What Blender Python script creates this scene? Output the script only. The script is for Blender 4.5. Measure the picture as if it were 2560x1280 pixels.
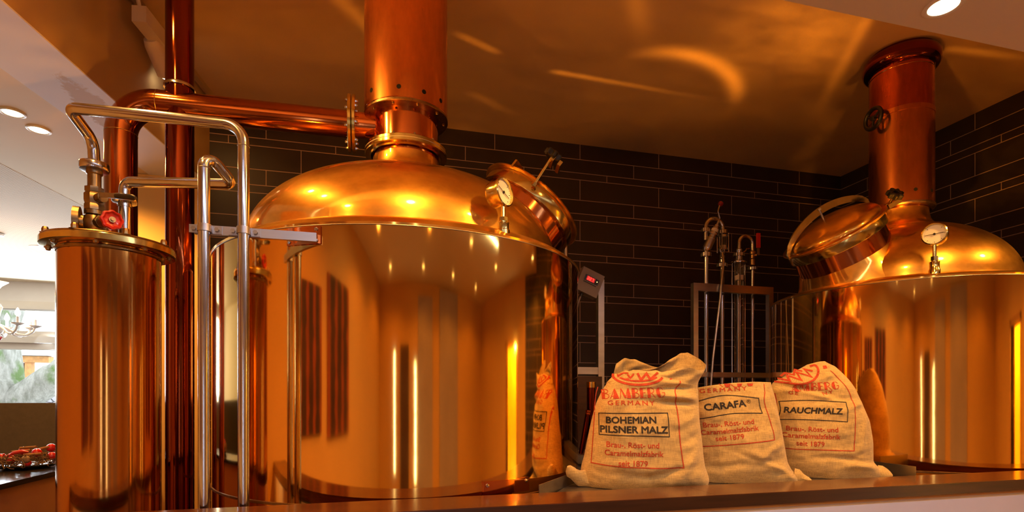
import bpy, bmesh, math, random
import numpy as np
from mathutils import Vector, Matrix, noise
PI = math.pi
for _o in list(bpy.data.objects):
    bpy.data.objects.remove(_o)
SC = bpy.context.scene
COL = SC.collection

# ------------------------------------------------------------------ camera
cd = bpy.data.cameras.new('camera')
cam = bpy.data.objects.new('camera', cd)
COL.objects.link(cam)
cam.location = (0, 0, 1.53)
cam.rotation_euler = (PI / 2, 0, -math.radians(14.3))
cd.sensor_width = 36.0
cd.lens = 36.0 * 1350 / 2560
cd.shift_y = 350 / 2560
cd.clip_start = 0.02
cd.clip_end = 200
SC.camera = cam

# ------------------------------------------------------------------ view
vs = SC.view_settings
vs.view_transform = 'Standard'
vs.look = 'None'
vs.gamma = 1.0
vs.use_curve_mapping = False
vs.exposure = 0.0
SC.cycles.use_denoising = True
SC.cycles.max_bounces = 10
SC.cycles.diffuse_bounces = 4
SC.cycles.glossy_bounces = 8
SC.cycles.transmission_bounces = 8
SC.cycles.sample_clamp_indirect = 8.0
SC.cycles.blur_glossy = 0.4

# ------------------------------------------------------------------ daylight sky
W = bpy.data.worlds.new('sky')
SC.world = W
W.use_nodes = True
wn = W.node_tree
bg = wn.nodes['Background']
bg.inputs['Color'].default_value = (0.86, 0.93, 1.0, 1)
bg.inputs['Strength'].default_value = 4.5

TUNG = (1.0, 0.45, 0.085)


def lamp(name, kind, loc, power, color=TUNG, aim=None, **kw):
    l = bpy.data.lights.new(name, kind)
    l.energy = power
    l.color = color
    for k, v in kw.items():
        setattr(l, k, v)
    o = bpy.data.objects.new(name, l)
    COL.objects.link(o)
    o.location = loc
    if aim is not None:
        d = Vector(aim) - Vector(loc)
        o.rotation_euler = d.to_track_quat('-Z', 'Y').to_euler()
    return o


# daylight that comes in through the windows (placed in the window openings)
lamp('daylight_left_window', 'AREA', (-5.6, 10.05, 2.3), 400, (0.80, 0.90, 1.0), (-4.2, 4.0, 1.6),
     shape='RECTANGLE', size=4.5, size_y=1.5)
lamp('daylight_rear_window', 'AREA', (0.34, -3.14, 1.15), 2.2, (0.74, 0.84, 1.0), (0.6, 2.0, 1.0),
     shape='RECTANGLE', size=0.06, size_y=1.6)

lamp('daylight_rear_slit', 'AREA', (-0.87, -3.14, 1.3), 2.2, (0.74, 0.84, 1.0), (-0.6, 2.0, 1.0),
     shape='RECTANGLE', size=0.05, size_y=1.7)

# ------------------------------------------------------------------ materials
MATS = {}


def nodes_of(name):
    m = bpy.data.materials.new(name)
    m.use_nodes = True
    nt = m.node_tree
    return m, nt, nt.nodes['Principled BSDF'], nt.nodes['Material Output']


class NG:
    """small node helper"""
    def __init__(s, nt):
        s.nt = nt

    def add(s, t, **kw):
        n = s.nt.nodes.new(t)
        for k, v in kw.items():
            setattr(n, k, v)
        return n

    def lk(s, a, b):
        s.nt.links.new(a, b)

    def val(s, sock, v):
        if isinstance(v, (int, float)):
            sock.default_value = v
        else:
            s.lk(v, sock)

    def m(s, op, a, b=0.0, c=0.0):
        n = s.add('ShaderNodeMath', operation=op)
        s.val(n.inputs[0], a)
        s.val(n.inputs[1], b)
        s.val(n.inputs[2], c)
        return n.outputs[0]

    def mix(s, f, a, b):
        n = s.add('ShaderNodeMix', data_type='RGBA')
        s.val(n.inputs[0], f)
        for i, v in ((6, a), (7, b)):
            if isinstance(v, tuple):
                n.inputs[i].default_value = (v[0], v[1], v[2], 1)
            else:
                s.lk(v, n.inputs[i])
        return n.outputs[2]

    def coords(s, kind='Object'):
        return s.add('ShaderNodeTexCoord').outputs[kind]

    def xyz(s, v):
        n = s.add('ShaderNodeSeparateXYZ')
        s.lk(v, n.inputs[0])
        return n.outputs

    def mapping(s, v, scale):
        n = s.add('ShaderNodeMapping')
        s.lk(v, n.inputs[0])
        n.inputs['Scale'].default_value = scale
        return n.outputs[0]

    def noise(s, v, scale, detail=3.0, rough=0.55):
        n = s.add('ShaderNodeTexNoise')
        s.lk(v, n.inputs['Vector'])
        n.inputs['Scale'].default_value = scale
        n.inputs['Detail'].default_value = detail
        n.inputs['Roughness'].default_value = rough
        return n.outputs[0]

    def ramp(s, v, lo, hi, a=0.0, b=1.0):
        n = s.add('ShaderNodeMapRange')
        s.lk(v, n.inputs[0])
        n.inputs[1].default_value = lo
        n.inputs[2].default_value = hi
        n.inputs[3].default_value = a
        n.inputs[4].default_value = b
        return n.outputs[0]

    def bump(s, h, strength, dist, bsdf):
        n = s.add('ShaderNodeBump')
        n.inputs['Strength'].default_value = strength
        n.inputs['Distance'].default_value = dist
        s.lk(h, n.inputs['Height'])
        s.lk(n.outputs[0], bsdf.inputs['Normal'])


def metal(name, color, rough=0.15, var=0.06, stretch=(3, 3, 3), dark=0.8, bump=0.0):
    m, nt, b, o = nodes_of(name)
    g = NG(nt)
    b.inputs['Metallic'].default_value = 1.0
    co = g.coords()
    n1 = g.noise(g.mapping(co, stretch), 2.2, 5)
    c = g.mix(g.ramp(n1, 0.3, 0.7), tuple(x * dark for x in color), color)
    g.lk(c, b.inputs['Base Color'])
    n2 = g.noise(g.mapping(co, tuple(x * 1.7 for x in stretch)), 3.1, 6, 0.65)
    g.lk(g.ramp(n2, 0.25, 0.75, max(0.02, rough - var), rough + var), b.inputs['Roughness'])
    if bump:
        g.bump(g.noise(co, 2.3, 2), bump, 0.02, b)
    MATS[name] = m
    return m


def plain(name, color, rough=0.6, metallic=0.0, var=0.08, scale=6.0, emit=None, es=0.0, bump=0.0, bscale=40, coat=0.0):
    m, nt, b, o = nodes_of(name)
    g = NG(nt)
    co = g.coords()
    n = g.noise(co, scale, 4)
    c = g.mix(g.ramp(n, 0.3, 0.7), tuple(x * (1 - var) for x in color), tuple(min(1, x * (1 + var)) for x in color))
    g.lk(c, b.inputs['Base Color'])
    b.inputs['Roughness'].default_value = rough
    b.inputs['Metallic'].default_value = metallic
    b.inputs['Coat Weight'].default_value = coat
    if emit:
        b.inputs['Emission Color'].default_value = (*emit, 1)
        b.inputs['Emission Strength'].default_value = es
    if bump:
        g.bump(g.noise(co, bscale, 3), bump, 0.003, b)
    MATS[name] = m
    return m


def metal2(name, color, r1, r2, share, dark=0.8, stretch=(2, 2, 2)):
    """polished metal with a hazy, swirled film: a sharp and a soft lobe"""
    m, nt, b, o = nodes_of(name)
    g = NG(nt)
    co = g.coords()
    n1 = g.noise(g.mapping(co, stretch), 1.6, 4, 0.5)
    sw = g.noise(g.mapping(co, tuple(x * 1.6 for x in stretch)), 2.2, 4, 0.55)
    c = g.mix(g.ramp(n1, 0.3, 0.7), tuple(x * dark for x in color), color)
    b2 = g.add('ShaderNodeBsdfPrincipled')
    for q, r in ((b, r1), (b2, r2)):
        q.inputs['Metallic'].default_value = 1.0
        g.lk(c, q.inputs['Base Color'])
        g.lk(g.ramp(n1, 0.25, 0.75, r * 0.8, r * 1.25), q.inputs['Roughness'])
    bn = g.add('ShaderNodeBump')
    bn.inputs['Strength'].default_value = 0.03
    bn.inputs['Distance'].default_value = 0.02
    g.lk(g.noise(co, 2.3, 2), bn.inputs['Height'])
    g.lk(bn.outputs[0], b.inputs['Normal'])
    g.lk(bn.outputs[0], b2.inputs['Normal'])
    mx = g.add('ShaderNodeMixShader')
    g.lk(g.ramp(sw, 0.30, 0.70, max(0, share - 0.14), min(0.85, share + 0.14)), mx.inputs[0])
    g.lk(b.outputs[0], mx.inputs[1])
    g.lk(b2.outputs[0], mx.inputs[2])
    g.lk(mx.outputs[0], o.inputs[0])
    MATS[name] = m


COP = (0.94, 0.53, 0.12)
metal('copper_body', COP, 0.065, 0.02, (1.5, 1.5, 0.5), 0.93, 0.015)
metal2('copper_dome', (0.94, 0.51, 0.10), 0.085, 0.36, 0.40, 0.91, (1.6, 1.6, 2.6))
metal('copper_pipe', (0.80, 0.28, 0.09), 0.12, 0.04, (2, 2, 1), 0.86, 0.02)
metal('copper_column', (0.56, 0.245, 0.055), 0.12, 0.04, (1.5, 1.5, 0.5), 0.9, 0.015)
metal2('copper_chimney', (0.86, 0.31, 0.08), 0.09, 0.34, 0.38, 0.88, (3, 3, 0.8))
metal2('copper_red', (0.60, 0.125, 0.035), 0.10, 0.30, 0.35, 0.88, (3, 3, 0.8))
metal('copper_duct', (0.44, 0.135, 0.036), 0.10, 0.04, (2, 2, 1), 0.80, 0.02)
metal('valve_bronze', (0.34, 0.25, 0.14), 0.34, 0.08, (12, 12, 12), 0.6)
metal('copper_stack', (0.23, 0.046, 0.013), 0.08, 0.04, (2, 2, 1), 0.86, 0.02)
metal('brass', (0.80, 0.63, 0.22), 0.16, 0.06, (6, 6, 6), 0.75)
metal('old_brass', (0.46, 0.30, 0.13), 0.32, 0.08, (9, 9, 9), 0.55)
metal('steel', (0.62, 0.65, 0.72), 0.16, 0.04, (5, 5, 2), 0.9)
metal('brushed_steel', (0.54, 0.55, 0.60), 0.34, 0.06, (2, 2, 12), 0.85)
metal('dull_steel', (0.40, 0.37, 0.34), 0.40, 0.08, (5, 5, 5), 0.8)
plain('black_plastic', (0.012, 0.011, 0.010), 0.35)
plain('hole_black', (0.004, 0.0035, 0.003), 0.9)
plain('red_paint', (0.55, 0.025, 0.015), 0.35, coat=0.4)
plain('dark_red_ball', (0.22, 0.01, 0.012), 0.3)
plain('gauge_face', (0.80, 0.76, 0.68), 0.5, var=0.02)
plain('ink_black', (0.020, 0.016, 0.013), 0.9)
plain('print_red', (0.42, 0.050, 0.018), 0.95, var=0.25, scale=90)
plain('print_black', (0.030, 0.024, 0.018), 0.95, var=0.4, scale=90)
plain('ceiling_paint', (0.66, 0.46, 0.26), 0.85, var=0.05, scale=2.5, bump=0.15, bscale=18)
plain('soffit_paint', (0.74, 0.67, 0.60), 0.8, var=0.02, scale=2)
plain('beam_paint', (0.46, 0.33, 0.18), 0.8, var=0.03, scale=2)
plain('wall_paint_warm', (0.66, 0.43, 0.16), 0.75, var=0.04, scale=1.5)
plain('wall_paint_white', (0.76, 0.72, 0.68), 0.75, var=0.02)
plain('yellow_paint', (0.85, 0.55, 0.03), 0.6)
plain('dining_ceiling_paint', (0.80, 0.68, 0.50), 0.8, var=0.02, scale=2)
plain('daylight_tint', (0.40, 0.37, 0.47), 0.7, var=0.1, scale=2)  # lavender paint stands in for daylight falling on the wall
plain('white_paint', (0.80, 0.79, 0.77), 0.45, var=0.02)
plain('counter_front_paint', (0.74, 0.72, 0.82), 0.55, var=0.02)
plain('tan_panel', (0.46, 0.25, 0.11), 0.65, var=0.04)
plain('dark_partition', (0.075, 0.055, 0.042), 0.8, var=0.1, scale=30)
plain('frame_white', (0.70, 0.64, 0.56), 0.5, var=0.02)
plain('grey_plastic', (0.26, 0.23, 0.21), 0.5, var=0.05)
plain('display_black', (0.015, 0.01, 0.01), 0.25)
plain('display_red', (0.3, 0.02, 0.02), 0.4, emit=(1, 0.05, 0.03), es=3.0)
plain('display_window', (0.25, 0.01, 0.01), 0.3, emit=(0.9, 0.02, 0.02), es=0.55)
plain('led_yellow', (0.9, 0.7, 0.2), 0.4, emit=(1, 0.65, 0.15), es=4.0)
plain('lamp_glow', (1, 0.9, 0.75), 0.5, emit=(1.0, 0.80, 0.52), es=9.0)
plain('bulb_glow', (1, 0.95, 0.85), 0.5, emit=(1.0, 0.86, 0.66), es=7.0)
plain('porcelain', (0.86, 0.84, 0.82), 0.15, var=0.02, coat=0.5)
plain('bauble_red', (0.50, 0.012, 0.012), 0.16, var=0.05, coat=0.6)
plain('twig', (0.16, 0.085, 0.04), 0.85, var=0.35, scale=30)
plain('cinnamon', (0.30, 0.14, 0.05), 0.8, var=0.3, scale=30)
plain('pine_cone', (0.22, 0.15, 0.10), 0.85, var=0.4, scale=60)
plain('glass_dark', (0.03, 0.03, 0.03), 0.08, coat=0.5)
plain('paper_label', (0.72, 0.64, 0.50), 0.8)
plain('shed_wood', (0.60, 0.30, 0.10), 0.7, var=0.2, scale=12)
plain('snow_ground', (0.62, 0.62, 0.60), 0.9)
plain('picture_dark', (0.04, 0.012, 0.008), 0.6, var=0.4, scale=3)
plain('picture_red', (0.26, 0.05, 0.015), 0.6, var=0.3, scale=3)
plain('dark_brown', (0.10, 0.055, 0.035), 0.9)


def glass(name, tint=(0.96, 0.93, 0.86)):
    m, nt, b, o = nodes_of(name)
    b.inputs['Base Color'].default_value = (*tint, 1)
    b.inputs['Transmission Weight'].default_value = 1.0
    b.inputs['Roughness'].default_value = 0.02
    b.inputs['IOR'].default_value = 1.45
    MATS[name] = m


glass('clear_glass')


def pane_glass(name):
    m, nt, b, o = nodes_of(name)
    g = NG(nt)
    t = g.add('ShaderNodeBsdfTransparent')
    gl = g.add('ShaderNodeBsdfGlossy')
    gl.inputs['Roughness'].default_value = 0.02
    fr = g.add('ShaderNodeFresnel')
    fr.inputs[0].default_value = 1.45
    mx = g.add('ShaderNodeMixShader')
    g.lk(fr.outputs[0], mx.inputs[0])
    g.lk(t.outputs[0], mx.inputs[1])
    g.lk(gl.outputs[0], mx.inputs[2])
    g.lk(mx.outputs[0], o.inputs[0])
    MATS[name] = m


pane_glass('pane_glass')


def wood(name, dark, light, rough, axis=0, coat=0.0):
    m, nt, b, o = nodes_of(name)
    g = NG(nt)
    co = g.coords()
    sc = [14, 14, 14]
    sc[axis] = 0.9
    n = g.noise(g.mapping(co, tuple(sc)), 3.0, 6, 0.6)
    g.lk(g.mix(g.ramp(n, 0.3, 0.7), dark, light), b.inputs['Base Color'])
    b.inputs['Roughness'].default_value = rough
    b.inputs['Coat Weight'].default_value = coat
    b.inputs['Coat Roughness'].default_value = 0.12
    MATS[name] = m


wood('counter_wood', (0.045, 0.012, 0.0045), (0.11, 0.032, 0.011), 0.26, 0, 0.35)
wood('counter_edge', (0.020, 0.007, 0.003), (0.050, 0.017, 0.007), 0.35, 0, 0.1)
wood('dark_counter', (0.020, 0.014, 0.011), (0.045, 0.030, 0.022), 0.16, 1, 0.4)
wood('floor_wood', (0.05, 0.025, 0.013), (0.11, 0.055, 0.028), 0.35, 1, 0.1)


def tile_mat(name, axis, offs, glossy):
    """coursed dark tiles: small, medium and large rows repeating every 0.412 m"""
    m, nt, b, o = nodes_of(name)
    g = NG(nt)
    co = g.coords()
    x, y, z = g.xyz(co)[:3]
    h = x if axis == 0 else y
    P, L, gw = 0.412, 0.885, 0.0065
    zz = g.m('MODULO', g.m('ADD', z, 10 * P - 2.07), P)
    is_s = g.m('LESS_THAN', zz, 0.069)
    is_l = g.m('GREATER_THAN', zz, 0.206)
    is_m = g.m('SUBTRACT', g.m('SUBTRACT', 1.0, is_s), is_l)
    off = g.m('ADD', g.m('ADD', g.m('MULTIPLY', is_s, offs[0]), g.m('MULTIPLY', is_m, offs[1])), g.m('MULTIPLY', is_l, offs[2]))
    hx = g.m('SUBTRACT', g.m('ADD', h, 20 * L), off)
    hh = g.m('MODULO', hx, L)
    gx = g.m('LESS_THAN', hh, gw)
    gz = g.m('LESS_THAN', zz, gw)
    for e in (0.069, 0.206):
        gz = g.m('MAXIMUM', gz, g.m('LESS_THAN', g.m('ABSOLUTE', g.m('SUBTRACT', zz, e + gw / 2)), gw / 2))
    gr = g.m('MAXIMUM', gx, gz)
    # tile to tile variation
    cell = g.m('FLOOR', g.m('DIVIDE', hx, L))
    row = g.m('ADD', g.m('MULTIPLY', g.m('FLOOR', g.m('DIVIDE', z, P)), 3.7), g.m('ADD', is_s, g.m('MULTIPLY', is_l, 2.0)))
    wnz = g.add('ShaderNodeTexWhiteNoise', noise_dimensions='2D')
    cb = g.add('ShaderNodeCombineXYZ')
    g.lk(cell, cb.inputs[0])
    g.lk(row, cb.inputs[1])
    g.lk(cb.outputs[0], wnz.inputs['Vector'])
    n = g.noise(co, 5.0, 6, 0.65)
    f = g.m('ADD', g.m('MULTIPLY', wnz.outputs[0], 0.35), g.m('MULTIPLY', n, 0.75))
    base = g.mix(f, (0.011, 0.007, 0.0045), (0.048, 0.032, 0.020))
    g.lk(g.mix(gr, base, (0.44, 0.32, 0.26)), b.inputs['Base Color'])
    g.lk(g.m('ADD', g.m('MULTIPLY', gr, 0.5), g.ramp(n, 0.3, 0.7, glossy, glossy + 0.12)), b.inputs['Roughness'])
    hgt = g.m('SUBTRACT', g.m('MULTIPLY', n, 0.15), gr)
    g.bump(hgt, 0.35, 0.003, b)
    MATS[name] = m


tile_mat('tile_back', 0, (2.312, 2.614, 2.018), 0.40)
tile_mat('tile_right', 1, (3.475, 3.899, 3.686), 0.36)


def burlap():
    m, nt, b, o = nodes_of('burlap')
    g = NG(nt)
    co = g.coords()
    x, y, z = g.xyz(co)[:3]
    nz = g.noise(co, 9, 4)
    wob = g.m('MULTIPLY', g.noise(co, 25, 2), 0.006)
    K = 2 * PI / 0.0042
    a = g.m('SINE', g.m('MULTIPLY', g.m('ADD', g.m('ADD', x, g.m('MULTIPLY', y, 0.35)), wob), K))
    c = g.m('SINE', g.m('MULTIPLY', g.m('ADD', z, wob), K))
    weave = g.m('MULTIPLY', a, c)
    slub = g.noise(g.mapping(co, (12, 12, 160)), 2.0, 3)
    slub2 = g.noise(g.mapping(co, (160, 90, 12)), 2.0, 3)
    thr = g.m('ADD', g.m('MULTIPLY', weave, 0.14), g.m('ADD', g.m('MULTIPLY', slub, 0.5), g.m('MULTIPLY', slub2, 0.5)))
    f = g.m('ADD', g.m('MULTIPLY', thr, 0.75), g.m('MULTIPLY', nz, 0.25))
    c1 = g.mix(g.ramp(f, 0.28, 0.66), (0.24, 0.150, 0.048), (0.70, 0.485, 0.165))
    g.lk(c1, b.inputs['Base Color'])
    b.inputs['Roughness'].default_value = 0.95
    b.inputs['Sheen Weight'].default_value = 0.25
    b.inputs['Sheen Roughness'].default_value = 0.5
    g.bump(g.m('ADD', thr, g.m('MULTIPLY', nz, 0.4)), 0.55, 0.004, b)
    MATS['burlap'] = m


burlap()


def perforated():
    m, nt, b, o = nodes_of('perforated_ceiling')
    g = NG(nt)
    x, y, z = g.xyz(g.coords())[:3]
    p = 0.020
    fx = g.m('SUBTRACT', g.m('FRACT', g.m('DIVIDE', g.m('ADD', x, 40.0), p)), 0.5)
    fy = g.m('SUBTRACT', g.m('FRACT', g.m('DIVIDE', g.m('ADD', y, 40.0), p)), 0.5)
    d = g.m('SQRT', g.m('ADD', g.m('MULTIPLY', fx, fx), g.m('MULTIPLY', fy, fy)))
    hole = g.m('LESS_THAN', d, 0.24)
    g.lk(g.mix(hole, (0.80, 0.70, 0.58), (0.30, 0.22, 0.15)), b.inputs['Base Color'])
    b.inputs['Roughness'].default_value = 0.85
    MATS['perforated_ceiling'] = m


perforated()


def plaster_patch():
    """whitish beam underside with one rough beige repair stain"""
    m, nt, b, o = nodes_of('beam_underside')
    g = NG(nt)
    co = g.coords()
    x, y, z = g.xyz(co)[:3]
    dx = g.m('DIVIDE', g.m('ADD', x, 1.70), 0.10)
    dy = g.m('DIVIDE', g.m('SUBTRACT', y, 3.95), 0.36)
    d = g.m('SQRT', g.m('ADD', g.m('MULTIPLY', dx, dx), g.m('MULTIPLY', dy, dy)))
    d = g.m('ADD', d, g.m('MULTIPLY', g.m('SUBTRACT', g.noise(co, 9, 5, 0.7), 0.5), 1.6))
    st = g.ramp(d, 0.80, 0.95, 1.0, 0.0)
    g.lk(g.mix(st, (0.78, 0.80, 0.95), (0.60, 0.50, 0.46)), b.inputs['Base Color'])
    b.inputs['Roughness'].default_value = 0.8
    MATS['beam_underside'] = m


plaster_patch()


def bark():
    m, nt, b, o = nodes_of('bark')
    g = NG(nt)
    co = g.coords()
    n = g.noise(g.mapping(co, (3, 3, 1.2)), 3.0, 8, 0.7)
    c = g.mix(g.ramp(n, 0.35, 0.65), (0.20, 0.21, 0.17), (0.46, 0.46, 0.42))
    n2 = g.noise(co, 1.6, 4)
    c = g.mix(g.ramp(n2, 0.52, 0.62), c, (0.12, 0.20, 0.06))
    g.lk(c, b.inputs['Base Color'])
    b.inputs['Roughness'].default_value = 0.95
    g.bump(n, 0.8, 0.05, b)
    MATS['bark'] = m


bark()


def gabion():
    m, nt, b, o = nodes_of('gabion_stone')
    g = NG(nt)
    co = g.coords()
    v = g.add('ShaderNodeTexVoronoi', feature='DISTANCE_TO_EDGE')
    g.lk(g.mapping(co, (1, 1, 1.7)), v.inputs['Vector'])
    v.inputs['Scale'].default_value = 6.0
    e = g.ramp(v.outputs['Distance'], 0.01, 0.09)
    c = g.mix(e, (0.05, 0.06, 0.08), (0.46, 0.47, 0.52))
    g.lk(c, b.inputs['Base Color'])
    g.bump(e, 0.8, 0.05, b)
    MATS['gabion_stone'] = m


gabion()


# ------------------------------------------------------------------ mesh helpers
def basis(axis):
    a = Vector(axis).normalized()
    t = Vector((0, 0, 1)) if abs(a.z) < 0.9 else Vector((1, 0, 0))
    u = t.cross(a).normalized()
    v = a.cross(u).normalized()
    return a, u, v


class MB:
    def __init__(s):
        s.bm = bmesh.new()

    def box(s, lo, hi):
        vs_ = [s.bm.verts.new((x, y, z)) for x in (lo[0], hi[0]) for y in (lo[1], hi[1]) for z in (lo[2], hi[2])]
        for f in ((0, 1, 3, 2), (4, 6, 7, 5), (0, 4, 5, 1), (2, 3, 7, 6), (0, 2, 6, 4), (1, 5, 7, 3)):
            s.bm.faces.new([vs_[i] for i in f])
        return s

    def obox(s, c, ax, ay, az, sx, sy, sz):
        """oriented box: centre, three axes, three full sizes"""
        c, ax, ay, az = Vector(c), Vector(ax), Vector(ay), Vector(az)
        vs_ = [s.bm.verts.new(c + ax * sx * i + ay * sy * j + az * sz * k) for i in (-.5, .5) for j in (-.5, .5) for k in (-.5, .5)]
        for f in ((0, 1, 3, 2), (4, 6, 7, 5), (0, 4, 5, 1), (2, 3, 7, 6), (0, 2, 6, 4), (1, 5, 7, 3)):
            s.bm.faces.new([vs_[i] for i in f])
        return s

    def lathe(s, prof, origin=(0, 0, 0), axis=(0, 0, 1), seg=48, caps=(True, True), scale=(1, 1), uv=None):
        a, u, v = basis(axis)
        if uv:
            u, v = Vector(uv[0]), Vector(uv[1])
        o = Vector(origin)
        rings = []
        for r, h in prof:
            if r < 1e-6:
                rings.append([s.bm.verts.new(o + a * h)])
            else:
                rings.append([s.bm.verts.new(o + a * h + (u * math.cos(2 * PI * i / seg) * scale[0] + v * math.sin(2 * PI * i / seg) * scale[1]) * r) for i in range(seg)])
        for A, B in zip(rings, rings[1:]):
            for i in range(seg):
                j = (i + 1) % seg
                if len(A) == 1 and len(B) == 1:
                    continue
                if len(A) == 1:
                    s.bm.faces.new((A[0], B[j], B[i]))
                elif len(B) == 1:
                    s.bm.faces.new((A[i], A[j], B[0]))
                else:
                    s.bm.faces.new((A[i], A[j], B[j], B[i]))
        if caps[0] and len(rings[0]) > 1:
            s.bm.faces.new(rings[0][::-1])
        if caps[1] and len(rings[-1]) > 1:
            s.bm.faces.new(rings[-1])
        return s

    def cyl(s, p0, p1, r, r2=None, seg=24, caps=(True, True)):
        p0, p1 = Vector(p0), Vector(p1)
        d = p1 - p0
        return s.lathe([(r, 0), (r if r2 is None else r2, d.length)], p0, d, seg, caps)

    def sphere(s, c, r, seg=16, squash=1.0, axis=(0, 0, 1)):
        n = max(6, seg // 2)
        prof = [(r * math.sin(PI * i / n), -r * squash * math.cos(PI * i / n)) for i in range(n + 1)]
        return s.lathe(prof, c, axis, seg)

    def torus(s, c, R, r, axis=(0, 0, 1), seg=40, tseg=12):
        prof = [(R + r * math.cos(2 * PI * i / tseg), r * math.sin(2 * PI * i / tseg)) for i in range(tseg + 1)]
        a, u, v = basis(axis)
        o = Vector(c)
        rings = [[s.bm.verts.new(o + a * h + (u * math.cos(2 * PI * i / seg) + v * math.sin(2 * PI * i / seg)) * q) for i in range(seg)] for q, h in prof[:-1]]
        for k in range(tseg):
            A, B = rings[k], rings[(k + 1) % tseg]
            for i in range(seg):
                j = (i + 1) % seg
                s.bm.faces.new((A[i], B[i], B[j], A[j]))
        return s

    def tube(s, path, r, seg=16, caps=True, squash=None):
        pts = [Vector(p) for p in path]
        n = len(pts)
        rr = r if isinstance(r, (list, tuple)) else [r] * n
        T = []
        for i in range(n):
            d = (pts[min(i + 1, n - 1)] - pts[max(i - 1, 0)])
            T.append(d.normalized())
        a, u, v = basis(T[0])
        rings = []
        for i in range(n):
            if i:
                q = T[i - 1].rotation_difference(T[i])
                u = q @ u
            v = T[i].cross(u).normalized()
            u = v.cross(T[i]).normalized()
            rings.append([s.bm.verts.new(pts[i] + (u * math.cos(2 * PI * k / seg) + v * math.sin(2 * PI * k / seg)) * rr[i]) for k in range(seg)])
        for A, B in zip(rings, rings[1:]):
            for i in range(seg):
                j = (i + 1) % seg
                s.bm.faces.new((A[i], A[j], B[j], B[i]))
        if caps:
            s.bm.faces.new(rings[0][::-1])
            s.bm.faces.new(rings[-1])
        return s

    def strip(s, path, wdir, width, thick, ndirs):
        """flat bar following a path; wdir = width direction, ndirs = thickness direction per point"""
        wd = Vector(wdir)
        rings = []
        for p, nd in zip(path, ndirs):
            p, nd = Vector(p), Vector(nd)
            rings.append([s.bm.verts.new(p + wd * width * i + nd * thick * j) for i, j in ((-.5, -.5), (.5, -.5), (.5, .5), (-.5, .5))])
        for A, B in zip(rings, rings[1:]):
            for i in range(4):
                j = (i + 1) % 4
                s.bm.faces.new((A[i], A[j], B[j], B[i]))
        s.bm.faces.new(rings[0][::-1])
        s.bm.faces.new(rings[-1])
        return s

    def prism(s, poly, lo, hi, axis=2):
        def P(a, b, c):
            return {2: (a, b, c), 0: (c, a, b), 1: (a, c, b)}[axis]
        A = [s.bm.verts.new(P(a, b, lo)) for a, b in poly]
        B = [s.bm.verts.new(P(a, b, hi)) for a, b in poly]
        n = len(A)
        for i in range(n):
            j = (i + 1) % n
            s.bm.faces.new((A[i], A[j], B[j], B[i]))
        s.bm.faces.new(A[::-1])
        s.bm.faces.new(B)
        return s

    def hexnut(s, c, axis, r, h):
        return s.lathe([(r, -h / 2), (r, h / 2)], c, axis, 6)

    def bevel(s, w, seg=2, ang=40):
        es = [e for e in s.bm.edges if len(e.link_faces) == 2 and e.calc_face_angle(0) > math.radians(ang)]
        bmesh.ops.bevel(s.bm, geom=es, offset=w, segments=seg, affect='EDGES', profile=0.5, clamp_overlap=True)
        return s

    def build(s, name, mat, parent=None, smooth=35):
        bm = s.bm
        bmesh.ops.recalc_face_normals(bm, faces=bm.faces[:])
        if smooth:
            lim = math.radians(smooth)
            for f in bm.faces:
                f.smooth = True
            for e in bm.edges:
                if len(e.link_faces) == 2 and e.calc_face_angle(0) > lim:
                    e.smooth = False
        me = bpy.data.meshes.new(name)
        bm.to_mesh(me)
        bm.free()
        me.materials.append(MATS[mat] if isinstance(mat, str) else mat)
        o = bpy.data.objects.new(name, me)
        COL.objects.link(o)
        if parent is not None:
            o.parent = parent
            if parent.type == 'EMPTY':
                o.location = -parent.location
        return o


def fillet(pts, rad, n=8):
    pts = [Vector(p) for p in pts]
    rads = rad if isinstance(rad, (list, tuple)) else [rad] * len(pts)
    out = [pts[0]]
    for i in range(1, len(pts) - 1):
        a, b, c = pts[i - 1], pts[i], pts[i + 1]
        d1, d2 = (a - b).normalized(), (c - b).normalized()
        th = d1.angle(d2)
        t = rads[i] / math.tan(th / 2)
        t = min(t, (a - b).length * 0.49, (c - b).length * 0.49)
        r = t * math.tan(th / 2)
        ctr = b + (d1 + d2).normalized() * (r / math.sin(th / 2))
        s0, s1 = b + d1 * t - ctr, b + d2 * t - ctr
        ang = s0.angle(s1)
        ax = s0.cross(s1).normalized()
        for k in range(n + 1):
            out.append(ctr + Matrix.Rotation(ang * k / n, 3, ax) @ s0)
    out.append(pts[-1])
    return out


def tag(o, label, cat, group=None, kind=None):
    if label:
        o['label'] = label
    if cat:
        o['category'] = cat
    if group:
        o['group'] = group
    if kind:
        o['kind'] = kind
    return o


def thing(name, loc, label, cat, group=None):
    o = bpy.data.objects.new(name, None)
    COL.objects.link(o)
    o.location = loc
    o.empty_display_size = 0.1
    return tag(o, label, cat, group)


def struct(name, mb, mat, smooth=0):
    o = mb.build(name, mat, None, smooth)
    o['kind'] = 'structure'
    return o



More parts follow.
